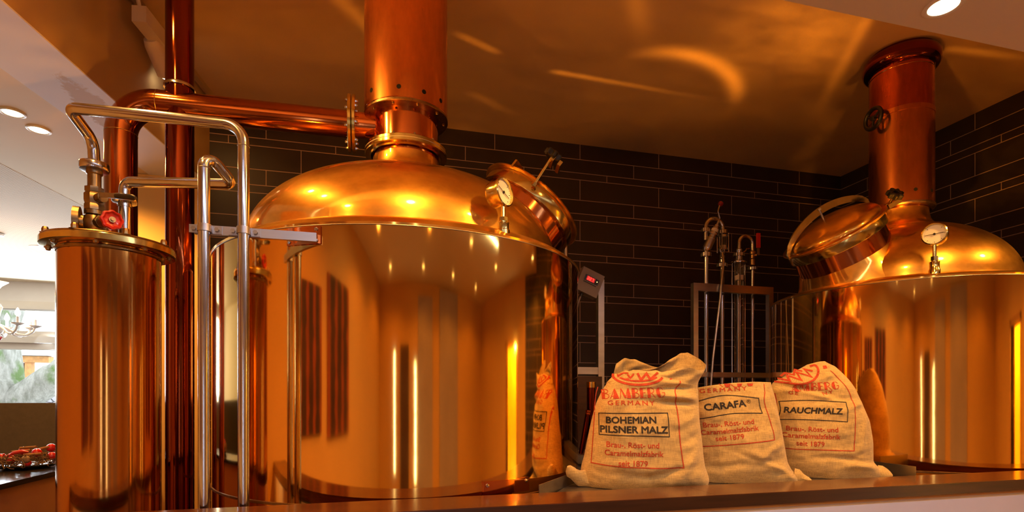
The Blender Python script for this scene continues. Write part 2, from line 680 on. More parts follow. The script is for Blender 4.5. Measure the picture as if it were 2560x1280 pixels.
def glint(name, loc, power, build):
    """light thrown up by a polished dome onto the ceiling: a spot with a caustic pattern, laid out in ceiling metres"""
    o = lamp(name, 'SPOT', loc, power, (1.0, 0.33, 0.02), (loc[0], loc[1], 9), spot_size=2.75, spot_blend=0.15, shadow_soft_size=0.02)
    o.rotation_euler = (PI, 0, 0)
    l = o.data
    l.use_nodes = True
    nt = l.node_tree
    em = nt.nodes['Emission']
    g = NG(nt)
    nx, ny, nz = g.xyz(g.coords('Normal'))[:3]
    h = 4.08 - loc[2]
    az = g.m('ABSOLUTE', nz)
    # rotated half a turn about X: local y runs against world Y
    X = g.m('ADD', g.m('MULTIPLY', g.m('DIVIDE', nx, az), h), loc[0])
    Y = g.m('ADD', g.m('MULTIPLY', g.m('DIVIDE', ny, az), -h), loc[1])
    k = g.m('POWER', az, -3.0)
    cb = g.add('ShaderNodeCombineXYZ')
    g.lk(X, cb.inputs[0])
    g.lk(Y, cb.inputs[1])
    f = build(g, X, Y, cb.outputs[0])
    g.lk(g.m('MULTIPLY', g.m('MAXIMUM', f, 0.0), g.m('MINIMUM', k, 14.0)), em.inputs['Strength'])
    return o


def gauss(g, d, w):
    q = g.m('DIVIDE', d, w)
    return g.m('EXPONENT', g.m('MULTIPLY', g.m('MULTIPLY', q, q), -1.0))


def sstep(g, v, a, b):
    n = g.add('ShaderNodeMapRange', interpolation_type='SMOOTHSTEP')
    g.lk(v, n.inputs[0])
    n.inputs[1].default_value, n.inputs[2].default_value = a, b
    return n.outputs[0]


def streak(g, X, Y, p, q, w, taper=0.25):
    """bright line from p (strong) to q (fading)"""
    dx, dy = q[0] - p[0], q[1] - p[1]
    L = math.hypot(dx, dy)
    dx, dy = dx / L, dy / L
    a = g.m('ADD', g.m('MULTIPLY', g.m('SUBTRACT', X, p[0]), dx), g.m('MULTIPLY', g.m('SUBTRACT', Y, p[1]), dy))
    b = g.m('ADD', g.m('MULTIPLY', g.m('SUBTRACT', X, p[0]), -dy), g.m('MULTIPLY', g.m('SUBTRACT', Y, p[1]), dx))
    on = sstep(g, a, -0.04, 0.08)
    off = g.m('SUBTRACT', 1.0, sstep(g, a, L * taper, L))
    return g.m('MULTIPLY', gauss(g, b, w), g.m('MULTIPLY', on, off))


def pat2(g, X, Y, P):
    nz = g.noise(g.mapping(P, (1.2, 2.6, 1)), 2.0, 4, 0.6)
    dx, dy = g.m('SUBTRACT', X, 2.25), g.m('SUBTRACT', Y, 4.45)
    d = g.m('SUBTRACT', g.m('SQRT', g.m('ADD', g.m('MULTIPLY', dx, dx), g.m('MULTIPLY', dy, dy))), 0.865)
    arc = g.m('MULTIPLY', gauss(g, d, 0.065), g.m('MULTIPLY', sstep(g, X, 1.75, 2.35), g.m('SUBTRACT', 1.0, g.m('MULTIPLY', sstep(g, Y, 3.72, 4.15), 0.97))))
    lower = g.m('SUBTRACT', 1.0, sstep(g, Y, 4.2, 4.5))
    arc = g.m('MULTIPLY', g.m('MULTIPLY', arc, lower), 1.25)
    line = g.m('MULTIPLY', streak(g, X, Y, (1.34, 4.03), (2.95, 4.082), 0.020, 0.0), 0.85)
    # broad glow towards the bar, cut by a soft edge on the right
    gx, gy = g.m('SUBTRACT', X, 2.95), g.m('SUBTRACT', Y, 2.95)
    gr = g.m('SQRT', g.m('ADD', g.m('MULTIPLY', gx, gx), g.m('MULTIPLY', gy, gy)))
    e = g.m('SUBTRACT', g.m('MULTIPLY', g.m('SUBTRACT', X, 3.30), 0.866), g.m('MULTIPLY', g.m('SUBTRACT', Y, 3.06), 0.50))
    cut = g.m('SUBTRACT', 1.0, sstep(g, e, -0.02, 0.06))
    glow = g.m('MULTIPLY', g.m('MULTIPLY', g.m('SUBTRACT', 1.0, sstep(g, gr, 0.05, 1.05)), cut), g.ramp(nz, 0.30, 0.72, 0.22, 1.15))
    edge = g.m('MULTIPLY', gauss(g, e, 0.05), g.m('MULTIPLY', g.m('SUBTRACT', 1.0, sstep(g, Y, 3.15, 4.1)), 0.40))
    f = g.m('ADD', g.m('ADD', arc, line), g.m('ADD', g.m('MULTIPLY', glow, 0.85), edge))
    f = g.m('ADD', f, g.m('MULTIPLY', streak(g, X, Y, (0.90, 3.918), (0.50, 3.750), 0.018, 0.6), 0.75))
    f = g.m('ADD', f, g.m('MULTIPLY', streak(g, X, Y, (0.78, 4.48), (1.30, 4.79), 0.035, 0.4), 0.16))
    f = g.m('ADD', f, g.m('MULTIPLY', streak(g, X, Y, (1.50, 3.00), (1.95, 3.62), 0.07, 0.3), 0.30))
    f = g.m('ADD', f, g.m('MULTIPLY', streak(g, X, Y, (4.05, 3.05), (4.95, 2.98), 0.035, 0.3), 0.36))
    f = g.m('ADD', f, g.m('MULTIPLY', streak(g, X, Y, (4.25, 3.2), (4.35, 3.75), 0.07, 0.2), 0.22))
    f = g.m('ADD', f, g.ramp(nz, 0.3, 0.7, 0.035, 0.10))
    return g.m('MULTIPLY', f, sstep(g, Y, 2.55, 2.95))


def pat1(g, X, Y, P):
    nz = g.noise(g.mapping(P, (1.4, 2.2, 1)), 1.7, 3, 0.5)
    f = g.m('MULTIPLY', streak(g, X, Y, (0.05, 3.98), (-0.40, 3.40), 0.055, 0.6), 0.7)
    f = g.m('ADD', f, g.m('MULTIPLY', streak(g, X, Y, (-0.6, 3.2), (-0.1, 3.0), 0.12, 0.3), 0.25))
    return g.m('ADD', f, g.ramp(nz, 0.3, 0.7, 0.04, 0.12))


glint('dome_glint_right', (3.25, 2.70, 2.62), 75, pat2)
glint('dome_glint_left', (-0.40, 2.62, 2.62), 36, pat1)

# ------------------------------------------------------------------ the room
CEIL = 4.08
BACKY, RIGHTX = 5.137, 5.251
SOF = 3.15          # underside of the lowered ceiling above the bar
REARY = -3.2


def bx(x, y):       # the beam runs slightly askew: X of its face at a given Y
    return -1.52 + 0.128 * (y - 3.98) + x


struct('floor', MB().box((-9, REARY - 0.2, -0.1), (RIGHTX + 0.3, 10.6, 0.0)), 'floor_wood')
struct('ceiling', MB().box((-2.4, 1.70, CEIL), (RIGHTX + 0.25, BACKY + 0.25, CEIL + 0.2)), 'ceiling_paint')
struct('wall_back', MB().box((-1.42, BACKY, 0), (RIGHTX + 0.25, BACKY + 0.25, CEIL)), 'tile_back')
struct('wall_right', MB().box((RIGHTX, 1.0, 0), (RIGHTX + 0.25, BACKY, CEIL)), 'tile_right')
# lowered ceiling over the bar and guest side
struct('ceiling_bar', MB().box((-2.2, REARY, SOF), (RIGHTX + 0.25, 1.868, CEIL)), 'soffit_paint')
# beam between the two rooms: a face towards the kettles and a pale underside
BZ = 3.34
m = MB()
m.prism([(bx(0, 1.868), 1.868), (bx(0, BACKY), BACKY), (bx(-0.40, BACKY), BACKY), (bx(-0.40, 1.868), 1.868)], BZ + 0.004, CEIL)
struct('trim_beam', m, 'beam_paint')
m = MB()
m.prism([(bx(0, 1.868), 1.868), (bx(0, BACKY), BACKY), (bx(-0.39, BACKY), BACKY), (bx(-0.46, 1.868), 1.868)], BZ - 0.004, BZ + 0.004)
struct('trim_beam_underside', m, 'beam_underside')
# pier at the far end of the beam
struct('wall_pier', MB().box((-1.95, 5.0, 0), (-1.42, BACKY + 0.25, BZ - 0.004)), 'wall_paint_warm')
# left dining room
m = MB()
m.prism([(bx(-0.40, 1.5), 1.5), (bx(-0.40, 10.4), 10.4), (-9, 10.4), (-9, 1.5)], BZ, BZ + 0.1)
struct('ceiling_dining', m, 'dining_ceiling_paint')
px0 = [(-2.90, 4.5), (-2.20, 9.4), (-8.8, 9.4), (-8.8, 4.5)]
struct('ceiling_acoustic', MB().prism(px0, BZ - 0.002, BZ), 'perforated_ceiling')
struct('wall_dining_left', MB().box((-9.2, 1.5, 0), (-9, 10.4, BZ)), 'wall_paint_white')
struct('wall_dining_right', MB().box((-1.95, BACKY + 0.25, 0), (-1.8, 10.4, BZ)), 'wall_paint_white')
struct('wall_dining_near', MB().box((-9, 1.4, 0), (-2.2, 1.5, BZ)), 'wall_paint_warm')
# window wall of the dining room
WY = 10.2
m = MB()
m.box((-9, WY, 3.03), (-1.8, WY + 0.2, BZ))
m.box((-9, WY, 0), (-1.8, WY + 0.2, 0.85))
m.box((-2.6, WY, 0.85), (-1.8, WY + 0.2, 3.03))
struct('wall_window', m, 'wall_paint_white')
m = MB()
X0, X1 = -9.0, -2.6
for z0, z1, d in ((2.965, 3.03, 0.02), (2.90, 2.965, -0.02), (2.37, 2.47, -0.02), (2.47, 2.56, 0.03), (2.27, 2.37, 0.03), (0.85, 0.95, 0.0)):
    m.box((X0, WY - 0.05 + d, z0), (X1, WY + 0.15, z1))
for x in (-9.0, -6.9, -4.8, -2.7):
    m.box((x, WY - 0.04, 0.85), (x + 0.1, WY + 0.14, 3.03))
struct('window_1', m, 'frame_white')
wf = bpy.data.objects['window_1']
MB().box((X0, WY + 0.06, 0.9), (X1, WY + 0.066, 3.0)).build('window_pane', 'pane_glass', wf, 0)

# walls on the guest side (behind the camera), seen mirrored in the copper
struct('wall_left', MB().box((-2.2, REARY, 0), (-1.75, 2.9, SOF)), 'wall_paint_warm')
m = MB()
m.box((-2.2, REARY - 0.2, 0), (-0.94, REARY, SOF))
m.box((-0.80, REARY - 0.2, 0), (0.25, REARY, SOF))
m.box((0.43, REARY - 0.2, 0), (RIGHTX + 0.25, REARY, SOF))
m.box((-0.94, REARY - 0.2, 2.25), (-0.80, REARY, SOF))
m.box((-0.94, REARY - 0.2, 0), (-0.80, REARY, 0.35))
m.box((0.25, REARY - 0.2, 2.1), (0.43, REARY, SOF))
m.box((0.25, REARY - 0.2, 0), (0.43, REARY, 0.2))
struct('wall_rear', m, 'wall_paint_warm')
m = MB()
for x0, x1, z0, z1 in ((0.25, 0.43, 0.2, 2.1), (-0.94, -0.80, 0.35, 2.25)):
    m.box((x0, REARY - 0.14, z0), (x0 + 0.025, REARY - 0.06, z1))
    m.box((x1 - 0.025, REARY - 0.14, z0), (x1, REARY - 0.06, z1))
    m.box((x0, REARY - 0.14, z1 - 0.06), (x1, REARY - 0.06, z1))
    m.box((x0, REARY - 0.14, z0), (x1, REARY - 0.06, z0 + 0.06))
for z in (0.7, 1.25, 1.8):
    m.box((0.25, REARY - 0.13, z), (0.43, REARY - 0.07, z + 0.03))
struct('window_2', m, 'frame_white')
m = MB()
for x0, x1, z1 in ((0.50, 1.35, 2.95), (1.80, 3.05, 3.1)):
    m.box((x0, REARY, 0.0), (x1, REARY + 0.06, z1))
struct('trim_daylight_panels', m, 'daylight_tint')  # added boards: daylit zones of the rear wall, put into their colour
struct('trim_figure_stand_in', MB().box((-0.52, REARY, 0.0), (-0.05, REARY + 0.08, 2.25)), 'dark_brown')  # added dark slab in place of a standing figure mirrored in the copper
m = MB()
m.box((RIGHTX, 0.30, 0), (RIGHTX + 0.25, 1.0, SOF))
m.box((RIGHTX, REARY, 0), (RIGHTX + 0.25, -0.55, SOF))
m.box((RIGHTX, -0.55, 2.25), (RIGHTX + 0.25, 0.30, SOF))
struct('wall_right_guest', m, 'wall_paint_warm')
# yellow corridor behind the open doorway on the right
m = MB()
m.box((RIGHTX + 1.2, -1.0, 0), (RIGHTX + 1.3, 0.8, 2.6))
m.box((RIGHTX + 0.25, -1.1, 0), (RIGHTX + 1.3, -1.0, 2.6))
m.box((RIGHTX + 0.25, 0.8, 0), (RIGHTX + 1.3, 0.9, 2.6))
m.box((RIGHTX + 0.25, -1.1, 2.6), (RIGHTX + 1.3, 0.9, 2.7))
struct('wall_corridor', m, 'yellow_paint')
struct('door_1', MB().box((RIGHTX - 0.02, -0.62, 0), (RIGHTX + 0.27, -0.55, 2.32)).box((RIGHTX - 0.02, 0.30, 0), (RIGHTX + 0.27, 0.37, 2.32)).box((RIGHTX - 0.02, -0.62, 2.25), (RIGHTX + 0.27, 0.37, 2.32)), 'tan_panel')
lamp('corridor_lamp', 'POINT', (RIGHTX + 0.7, -0.1, 2.35), 130, (1.0, 0.72, 0.22), shadow_soft_size=0.08)

# pictures on the left wall (mirrored in the kettle)
for i, (y0, y1, z0, z1) in enumerate(((1.15, 1.75, 1.25, 2.35), (0.05, 0.95, 1.2, 2.5))):
    t = thing('wall_picture', (-1.74, (y0 + y1) / 2, z0), ('narrow' if i == 0 else 'wide') + ' dark red abstract picture on the left wall, mirrored in the kettle', 'picture')
    MB().box((-1.749, y0, z0), (-1.715, y1, z1)).build('canvas', 'picture_red', t, 0)
    mm = MB()
    for k in range(3):
        yc = y0 + (y1 - y0) * (0.2 + 0.3 * k)
        w = (y1 - y0) * 0.09
        poly = []
        for q in range(13):
            poly.append((yc + w * (1 + 0.6 * noise.noise((q * .7, k, i))), z0 + (z1 - z0) * q / 12))
        for q in range(12, -1, -1):
            poly.append((yc - w * (1 + 0.6 * noise.noise((q * .7, k + 5, i))), z0 + (z1 - z0) * q / 12))
        mm.prism(poly, -1.715, -1.713, axis=0)
    mm.build('painted_figure', 'picture_dark', t, 0)


# ------------------------------------------------------------------ lamps
def downlight(x, y, z, label, power, r=0.052, visible=True, spot=2.6):
    t = thing('downlight', (x, y, z), label, 'ceiling light', 'recessed downlights')
    m = MB()
    prof = [(r * 1.42, 0.0), (r * 1.42, -0.004), (r * 1.25, -0.007), (r * 1.05, -0.004), (r * 1.0, 0.0)]
    m.lathe(prof, (x, y, z), (0, 0, 1), 32, (False, False)).build('trim_ring', 'white_paint', t)
    MB().lathe([(r, -0.0045), (0, -0.0045)], (x, y, z), (0, 0, 1), 28, (False, False)).build('bulb_face', 'lamp_glow', t, 0)
    if power:
        l = lamp('downlight_beam', 'SPOT', (x, y, z - 0.03), power, TUNG, (x, y, 0), spot_size=spot, spot_blend=0.5, shadow_soft_size=0.045)
        l.parent = t
        l.location = (0, 0, -0.03)
    return t


P1 = 85
downlight(2.29, 1.73, SOF, 'bright recessed downlight in the pale lowered ceiling at upper right', P1)
for (x, y) in ((-0.9, 1.73), (0.16, 1.73), (1.22, 1.73), (3.36, 1.73), (4.42, 1.73), (-0.9, -0.4), (0.7, -0.4), (2.3, -0.4), (3.9, -0.4), (-0.9, -2.2), (0.7, -2.2), (2.3, -2.2), (3.9, -2.2)):
    downlight(x, y, SOF, 'recessed downlight of the bar ceiling outside the photo, seen only mirrored in copper', (P1 if x > 0 else 30) if y > 1 else 36)
downlight(-2.24, 4.13, BZ - 0.001, 'recessed dining room downlight nearer the left edge of the photo', 135, 0.048)
downlight(-2.21, 4.35, BZ - 0.001, 'second recessed dining room downlight, just right of and below the first', 135, 0.048)
downlight(-3.93, 7.8, BZ - 0.003, 'flat round ceiling light half hidden behind the flange of the copper column', 0, 0.085)

# added cool fill strip under the bar ceiling, only to light the counter front
t = thing('fill_strip', (1.9, 0.3, SOF), 'added cool white fill strip in the bar ceiling, outside the photo', 'ceiling light')
MB().box((-0.72, 0.24, SOF - 0.013), (3.22, 0.27, SOF - 0.001)).box((-0.72, 0.33, SOF - 0.013), (3.22, 0.36, SOF - 0.001)).build('housing', 'white_paint', t, 0)
lamp('fill_strip_light', 'AREA', (1.25, 0.30, SOF - 0.004), 48, (0.70, 0.80, 1.0), (1.25, 0.30, 0), shape='RECTANGLE', size=3.9, size_y=0.05)

# track light on the corner of beam and ceiling
t = thing('track_light', (-1.42, 4.0, 4.02), 'white spotlight on a ceiling rail beside the vent stack', 'spotlight')
rail = [(bx(0.055, y), y, CEIL - 0.02) for y in (1.9, 5.1)]
MB().obox(((rail[0][0] + rail[1][0]) / 2, 3.5, CEIL - 0.016), (Vector(rail[1]) - Vector(rail[0])).normalized(), Vector((1, -0.128, 0)).normalized(), (0, 0, 1), 3.22, 0.03, 0.03).build('rail', 'beam_paint', t, 0)
hd = Vector((0.12, 0.80, -0.55)).normalized()
c0 = Vector((-1.40, 3.95, 3.905))
ha, hu, hv = basis((0.128, 1, 0.0))
MB().obox(c0, ha, hu, hv, 0.26, 0.085, 0.10).bevel(0.006).build('driver_box', 'soffit_paint', t)
MB().cyl((-1.44, 3.83, 4.06), (-1.42, 3.86, 3.94), 0.012, seg=10).build('hanger', 'white_paint', t)
c1 = Vector((-1.405, 4.115, 3.805))
m = MB()
m.lathe([(0.0, -0.12), (0.045, -0.12), (0.055, -0.08), (0.055, 0.10), (0.050, 0.105), (0.047, 0.09)], c1, hd, 24, (True, False))
m.build('lamp_head', 'soffit_paint', t)
MB().sphere(c1 + hd * 0.095, 0.040, 20).build('bulb', 'lamp_glow', t)
l = lamp('track_beam', 'SPOT', c1 + hd * 0.15, 6, TUNG, c1 + hd, spot_size=1.6, spot_blend=0.6, shadow_soft_size=0.04)
for (x, y, aim) in ((-1.50, 2.25, (-0.25, 2.6, 2.4)), (-1.45, 2.85, (0.1, 2.7, 2.5))):
    t2 = thing('track_light', (x, y, 4.0), 'white rail spotlight outside the photo, aimed at the ' + ('left' if y < 2.5 else 'front') + ' of the left kettle dome', 'spotlight')
    dv = (Vector(aim) - Vector((x, y, 3.9))).normalized()
    c1 = Vector((x, y, 3.9))
    MB().lathe([(0.0, -0.12), (0.045, -0.12), (0.055, -0.08), (0.055, 0.10), (0.050, 0.105), (0.047, 0.09)], c1, dv, 24, (True, False)).build('lamp_head', 'soffit_paint', t2)
    MB().lathe([(0.047, 0.092), (0, 0.092)], c1, dv, 24, (False, False)).build('bulb_face', 'lamp_glow', t2, 0)
    MB().cyl(c1, (x, y, 4.06), 0.012, seg=10).build('hanger', 'white_paint', t2)
    lamp('track_beam', 'SPOT', c1 + dv * 0.13, 60, TUNG, aim, spot_size=2.3, spot_blend=0.6, shadow_soft_size=0.04)


# ------------------------------------------------------------------ bar counter
CT = 1.10
t = thing('bar_counter', (1.5, 2.05, 0), 'long dark wood bar counter with white front along the bottom', 'counter')
m = MB()
m.box((-1.78, 2.05, 1.045), (1.438, 2.292, CT))
m.bevel(0.003, 2).build('worktop', 'counter_wood', t)
m = MB()
m.box((1.4395, 2.05, 1.045), (5.2, 2.292, CT))
m.bevel(0.003, 2).build('worktop', 'counter_wood', t)
MB().box((-1.78, 2.0485, 1.0465), (5.2, 2.0499, 1.0965)).build('edge_band', 'counter_edge', t, 0)
MB().box((-1.78, 2.062, 1.030), (5.2, 2.10, 1.0448)).build('trim_strip', 'tan_panel', t, 0)
MB().box((-1.78, 2.075, 0.0), (5.2, 2.28, 1.030)).build('front_panel', 'counter_front_paint', t, 0)

t = thing('side_counter', (-1.95, 4.0, 0), 'dark topped side counter with tan panel under the beam, behind the copper column', 'counter')
m = MB()
m.box((-2.15, 2.91, 1.072), (-1.765, 4.98, CT))
m.bevel(0.003, 2).build('worktop', 'dark_counter', t)
MB().box((-2.11, 2.91, 0), (-1.80, 4.98, 1.072)).build('side_panel', 'tan_panel', t, 0)
struct('wall_partition', MB().box((-8.9, 5.55, 0), (-2.0, 5.65, 1.47)), 'dark_partition')


# ------------------------------------------------------------------ gauges, wheels, knobs
def gauge(parent, base, ztop, face, label=None, needle=0.3):
    """pressure gauge standing on a brass stem; face = horizontal direction of the dial"""
    bx_, by_, bz_ = base
    f = Vector((face[0], face[1], 0.05)).normalized()
    R = 0.062
    c = Vector((bx_, by_, ztop))
    up = Vector((0, 0, 1))
    side = up.cross(f).normalized()
    upd = f.cross(side).normalized()
    m = MB()
    m.lathe([(0.0, -0.062), (R * 0.93, -0.062), (R * 0.97, -0.055), (R * 0.97, -0.004), (R * 1.08, 0.0), (R * 1.08, 0.010), (R * 0.99, 0.014), (R * 0.95, 0.004), (R * 0.95, -0.002)], c, f, 48, (True, False))
    gc = m.build('gauge_case', 'brass', parent)
    if label:
        gc['label'] = label
    MB().lathe([(R * 0.95, -0.001), (0, -0.001)], c, f, 40, (False, False)).build('gauge_dial', 'gauge_face', gc, 0)
    m = MB()
    for k in range(25):
        a = math.radians(-225 + 270 * k / 24)
        rr = 0.74 if k % 4 == 0 else 0.81
        d = side * -math.cos(a) + upd * math.sin(a)
        tn = side * math.sin(a) + upd * math.cos(a)
        m.obox(c + d * R * (rr + 0.86) / 2, d, tn, f, R * (0.86 - rr), 0.0022 if k % 4 == 0 else 0.0012, 0.001)
    m.build('gauge_scale', 'ink_black', gc, 0)
    m = MB()
    d = side * math.cos(needle) + upd * math.sin(needle)
    tn = side * -math.sin(needle) + upd * math.cos(needle)
    m.obox(c + f * 0.003, d, tn, f, R * 1.45, 0.0026, 0.0012)
    m.lathe([(0.006, 0.0), (0.006, 0.006)], c, f, 16)
    m.build('gauge_needle', 'ink_black', gc, 0)
    m = MB()
    h = ztop - R - bz_
    m.lathe([(0.010, h * 0.55), (0.010, h + 0.004)], (bx_, by_, bz_), seg=16)
    m.lathe([(0.020, h * 0.42), (0.020, h * 0.56)], (bx_, by_, bz_), seg=6)
    m.lathe([(0.0165, h * 0.36), (0.0165, h * 0.42)], (bx_, by_, bz_), seg=16)
    m.lathe([(0.030, -0.02), (0.030, h * 0.08), (0.026, h * 0.12), (0.026, h * 0.30), (0.028, h * 0.36)], (bx_, by_, bz_), seg=16)
    m.build('gauge_stem', 'brass', gc)
    return gc


def bolt_ring(m, c, axis, R, n, r, h, ph=0.0, both=None):
    a, u, v = basis(axis)
    for k in range(n):
        th = 2 * PI * k / n + ph
        p = Vector(c) + (u * math.cos(th) + v * math.sin(th)) * R
        yield p


def bolts(parent, c, axis, R, n, r=0.009, h=0.014, ph=0.1, mat='brass', through=0.0):
    a, u, v = basis(axis)
    for p in bolt_ring(None, c, axis, R, n, r, h, ph):
        m = MB()
        m.lathe([(r * 1.5, 0), (r * 1.5, 0.002), (r, 0.002), (r, h * 0.6), (r * 0.7, h * 0.95), (0, h)], p, a, 8, (True, False))
        if through:
            m.lathe([(r, -through - h), (r, -through)], p, a, 6)
        m.build('bolt', mat, parent)


# ------------------------------------------------------------------ kettles
def kettle(C, R, s):
    """s: dict of dimensions and fittings; C = axis position"""
    cx, cy = C
    root = thing('copper_kettle', (cx, cy, 0.0), s['label'], 'brewing kettle', 'copper brewing kettles')
    o = (cx, cy, 0)
    # body
    m = MB()
    m.lathe([(R, 0.62), (R, 2.243)], o, seg=160, caps=(True, True))
    body = m.build('body', 'copper_body', root)
    MB().lathe([(R + 0.002, 0.0), (R + 0.002, 0.62), (R - 0.05, 0.62)], o, seg=120, caps=(True, False)).build('base_ring', 'dull_steel', body)
    MB().lathe([(R + 0.0005, 1.062), (R + 0.004, 1.064), (R + 0.004, 1.074), (R + 0.0005, 1.076)], o, seg=120, caps=(False, False)).build('base_seam', 'old_brass', body)
    MB().torus((cx, cy, 2.2445), R + 0.001, 0.0022, seg=160, tseg=8).build('rim_seam', 'dull_steel', body)
    # dome with its shoulder
    a, b, z0, nn = s['a'] * R, s['b'], s['z0'], s['n']
    prof = [(R + 0.002, 2.246), (R + 0.004, 2.256), (R - 0.006, 2.263)]
    for i in range(1, 9):
        q = i / 8
        prof.append((R - 0.006 + (a + 0.010 - R + 0.006) * q, 2.263 + (z0 - 0.010 - 2.263) * (1 - (1 - q) ** 2.3)))
    prof.append((a + 0.003, z0 - 0.005))
    rn = s['rneck']
    t1 = math.acos(((rn + 0.075) / a) ** (nn / 2))
    for i in range(1, 33):
        tt = t1 * i / 32
        prof.append((a * math.cos(tt) ** (2 / nn), z0 + b * math.sin(tt)))
    r0, zt = prof[-1]
    for i in range(1, 13):
        q = i / 12
        prof.append((rn + (r0 - rn) * (1 - q) ** 2.4, zt + s['flare'] * q ** 1.25))
    zn = prof[-1][1]
    m = MB()
    m.lathe(prof, o, seg=160, caps=(False, False))
    dome = m.build('dome', 'copper_dome', root)
    MB().torus((cx, cy, z0 - 0.005), a + 0.004, 0.0018, seg=140, tseg=6).build('shoulder_seam', 'old_brass', dome)
    # neck, flanges, chimney
    if s['big']:
        zf = s['zf']
        MB().lathe([(rn, zn - 0.002), (rn, zf)], o, seg=72, caps=(False, False)).build('neck', 'copper_pipe', root)
        fl = MB().lathe([(rn + 0.012, zf - 0.006), (rn + 0.018, zf), (0.240, zf), (0.244, zf + 0.003), (0.244, zf + 0.019), (0.19, zf + 0.019)], o, seg=96, caps=(False, False)).build('neck_flange', 'brass', root)
        MB().lathe([(0.2425, zf + 0.0195), (0.2425, zf + 0.0225)], o, seg=96).build('gasket', 'gauge_face', fl)
        f2 = MB().lathe([(0.19, zf + 0.023), (0.244, zf + 0.023), (0.244, zf + 0.038), (0.241, zf + 0.041), (0.20, zf + 0.041), (0.194, zf + 0.047)], o, seg=96, caps=(False, False)).build('neck_flange', 'brass', root)
        bolts(f2, (cx, cy, zf + 0.041), (0, 0, 1), 0.226, 12, 0.008, 0.016, 0.15, 'steel')
        zb = s['zb']
        MB().lathe([(0.191, zf + 0.035), (0.191, zb + 0.01)], o, seg=72, caps=(False, False)).build('neck', 'copper_pipe', root)
        f3 = MB().lathe([(0.19, zb - 0.012), (0.246, zb - 0.012), (0.250, zb - 0.008), (0.250, zb + 0.004), (0.2, zb + 0.004)], o, seg=96, caps=(False, False)).build('chimney_flange', 'old_brass', root)
        bolts(f3, (cx, cy, zb - 0.012), (0, 0, -1), 0.222, 10, 0.008, 0.010, 0.4, 'old_brass')
        ch = MB().lathe([(0.247, zb + 0.002), (0.247, CEIL + 0.001)], o, seg=96, caps=(False, False)).build('chimney', 'copper_chimney', root)
        MB().lathe([(0.249, zb + 0.003), (0.249, zb + 0.010)], o, seg=96, caps=(False, False)).build('chimney_lip', 'copper_pipe', ch)
    else:
        zb = s['zb']
        MB().lathe([(rn, zn - 0.002), (rn, zb + 0.02)], o, seg=72, caps=(False, False)).build('neck', 'copper_pipe', root)
        MB().lathe([(rn, zb - 0.006), (0.206, zb - 0.006), (0.210, zb), (0.210, zb + 0.012), (0.2, zb + 0.016)], o, seg=96, caps=(False, False)).build('chimney_flange', 'old_brass', root)
        zj = s['zj']
        ch = MB().lathe([(0.2035, zb + 0.01), (0.2035, zj), (0.2065, zj + 0.002), (0.2065, zj + 0.035), (0.2020, zj + 0.038)], o, seg=96, caps=(False, False)).build('chimney', 'copper_chimney', root)
        MB().lathe([(0.2020, zj + 0.038), (0.2020, 3.96)], o, seg=96, caps=(False, False)).build('chimney_top', 'copper_red', root)
        bell = [(0.202, 3.935), (0.206, 3.942), (0.218, 3.946), (0.232, 3.956), (0.243, 3.976), (0.248, 4.002), (0.246, 4.030), (0.238, 4.052), (0.228, 4.060), (0.21, 4.062), (0.21, CEIL + 0.001)]
        MB().lathe(bell, o, seg=96, caps=(False, False)).build('chimney_collar', 'copper_stack', root)
        MB().torus((cx, cy, 3.915), 0.2025, 0.0022, seg=96, tseg=8).build('solder_ring', 'brass', ch)
    for (hx, hy, hz) in s['holes']:
        d = Vector((hx - cx, hy - cy, 0)).normalized()
        p = Vector((cx, cy, hz)) + d * ((0.247 if s['big'] else 0.2035))
        m = MB()
        m.lathe([(0.0115, 0.0008), (0, 0.0008)], p, d, 20, (False, False))
        m.lathe([(0.0115, 0.0015), (0.0128, 0.0012), (0.0128, -0.002)], p, d, 20, (False, False))
        m.build('vent_hole', 'hole_black', ch)  # near-black disc: the shade inside the hole is put into its colour
    # manway
    n = Vector(s['m_axis']).normalized()
    e1 = (Vector((0, 0, 1)) - n * n.z).normalized()       # uphill
    e2 = n.cross(e1).normalized()
    c = Vector(s['m_pos'])
    RM = s['m_r']
    k = s.get('oval', 1.0)
    uv = (e1, e2)
    m = MB()
    m.lathe([(RM * 1.02, -0.24), (RM * 1.0, -0.10), (RM * 0.975, -0.04), (RM * 0.965, 0.06)], c, n, 96, (False, False), (1, k), uv)
    man = m.build('manway', 'copper_pipe', root)
    m = MB()
    m.lathe([(RM * 1.34, -0.27), (RM * 1.20, -0.20), (RM * 1.08, -0.14), (RM * 1.02, -0.09), (RM * 0.985, -0.06)], c, n, 96, (False, False), (1, k), uv)
    m.build('saddle', 'copper_dome', man)
    m = MB()
    m.lathe([(RM * 0.97, 0.055), (RM * 1.03, 0.055), (RM * 1.035, 0.060), (RM * 1.035, 0.120), (RM * 1.03, 0.124), (RM * 0.98, 0.124)], c, n, 96, (False, False), (1, k), uv)
    m.build('brass_band', 'brass', man)
    m = MB()
    prof = [(RM * 0.98, 0.124), (RM * 1.08, 0.126), (RM * 1.10, 0.132), (RM * 1.09, 0.140), (RM * 1.00, 0.146)]
    lh = s['lid_h']
    for i in range(1, 15):
        tt = PI / 2 * i / 14
        prof.append((RM * 1.00 * math.cos(tt), 0.146 + lh * math.sin(tt)))
    m.lathe(prof, c, n, 96, (False, False), (1, k), uv)
    m.build('lid', 'copper_dome', man)

    def onlid(ang, rad, h):
        return c + (e1 * math.cos(ang) + e2 * math.sin(ang) * k) * rad + n * h
    # lid lever: flat brass bar arched over the lid
    A, B = s['bar']
    hgt = s['bar_h']
    path, nd = [], []
    pa, pb = onlid(A, RM * 1.12, 0.13), onlid(B, RM * 1.10, 0.15)
    wdir = (pb - pa).normalized().cross(n).normalized()
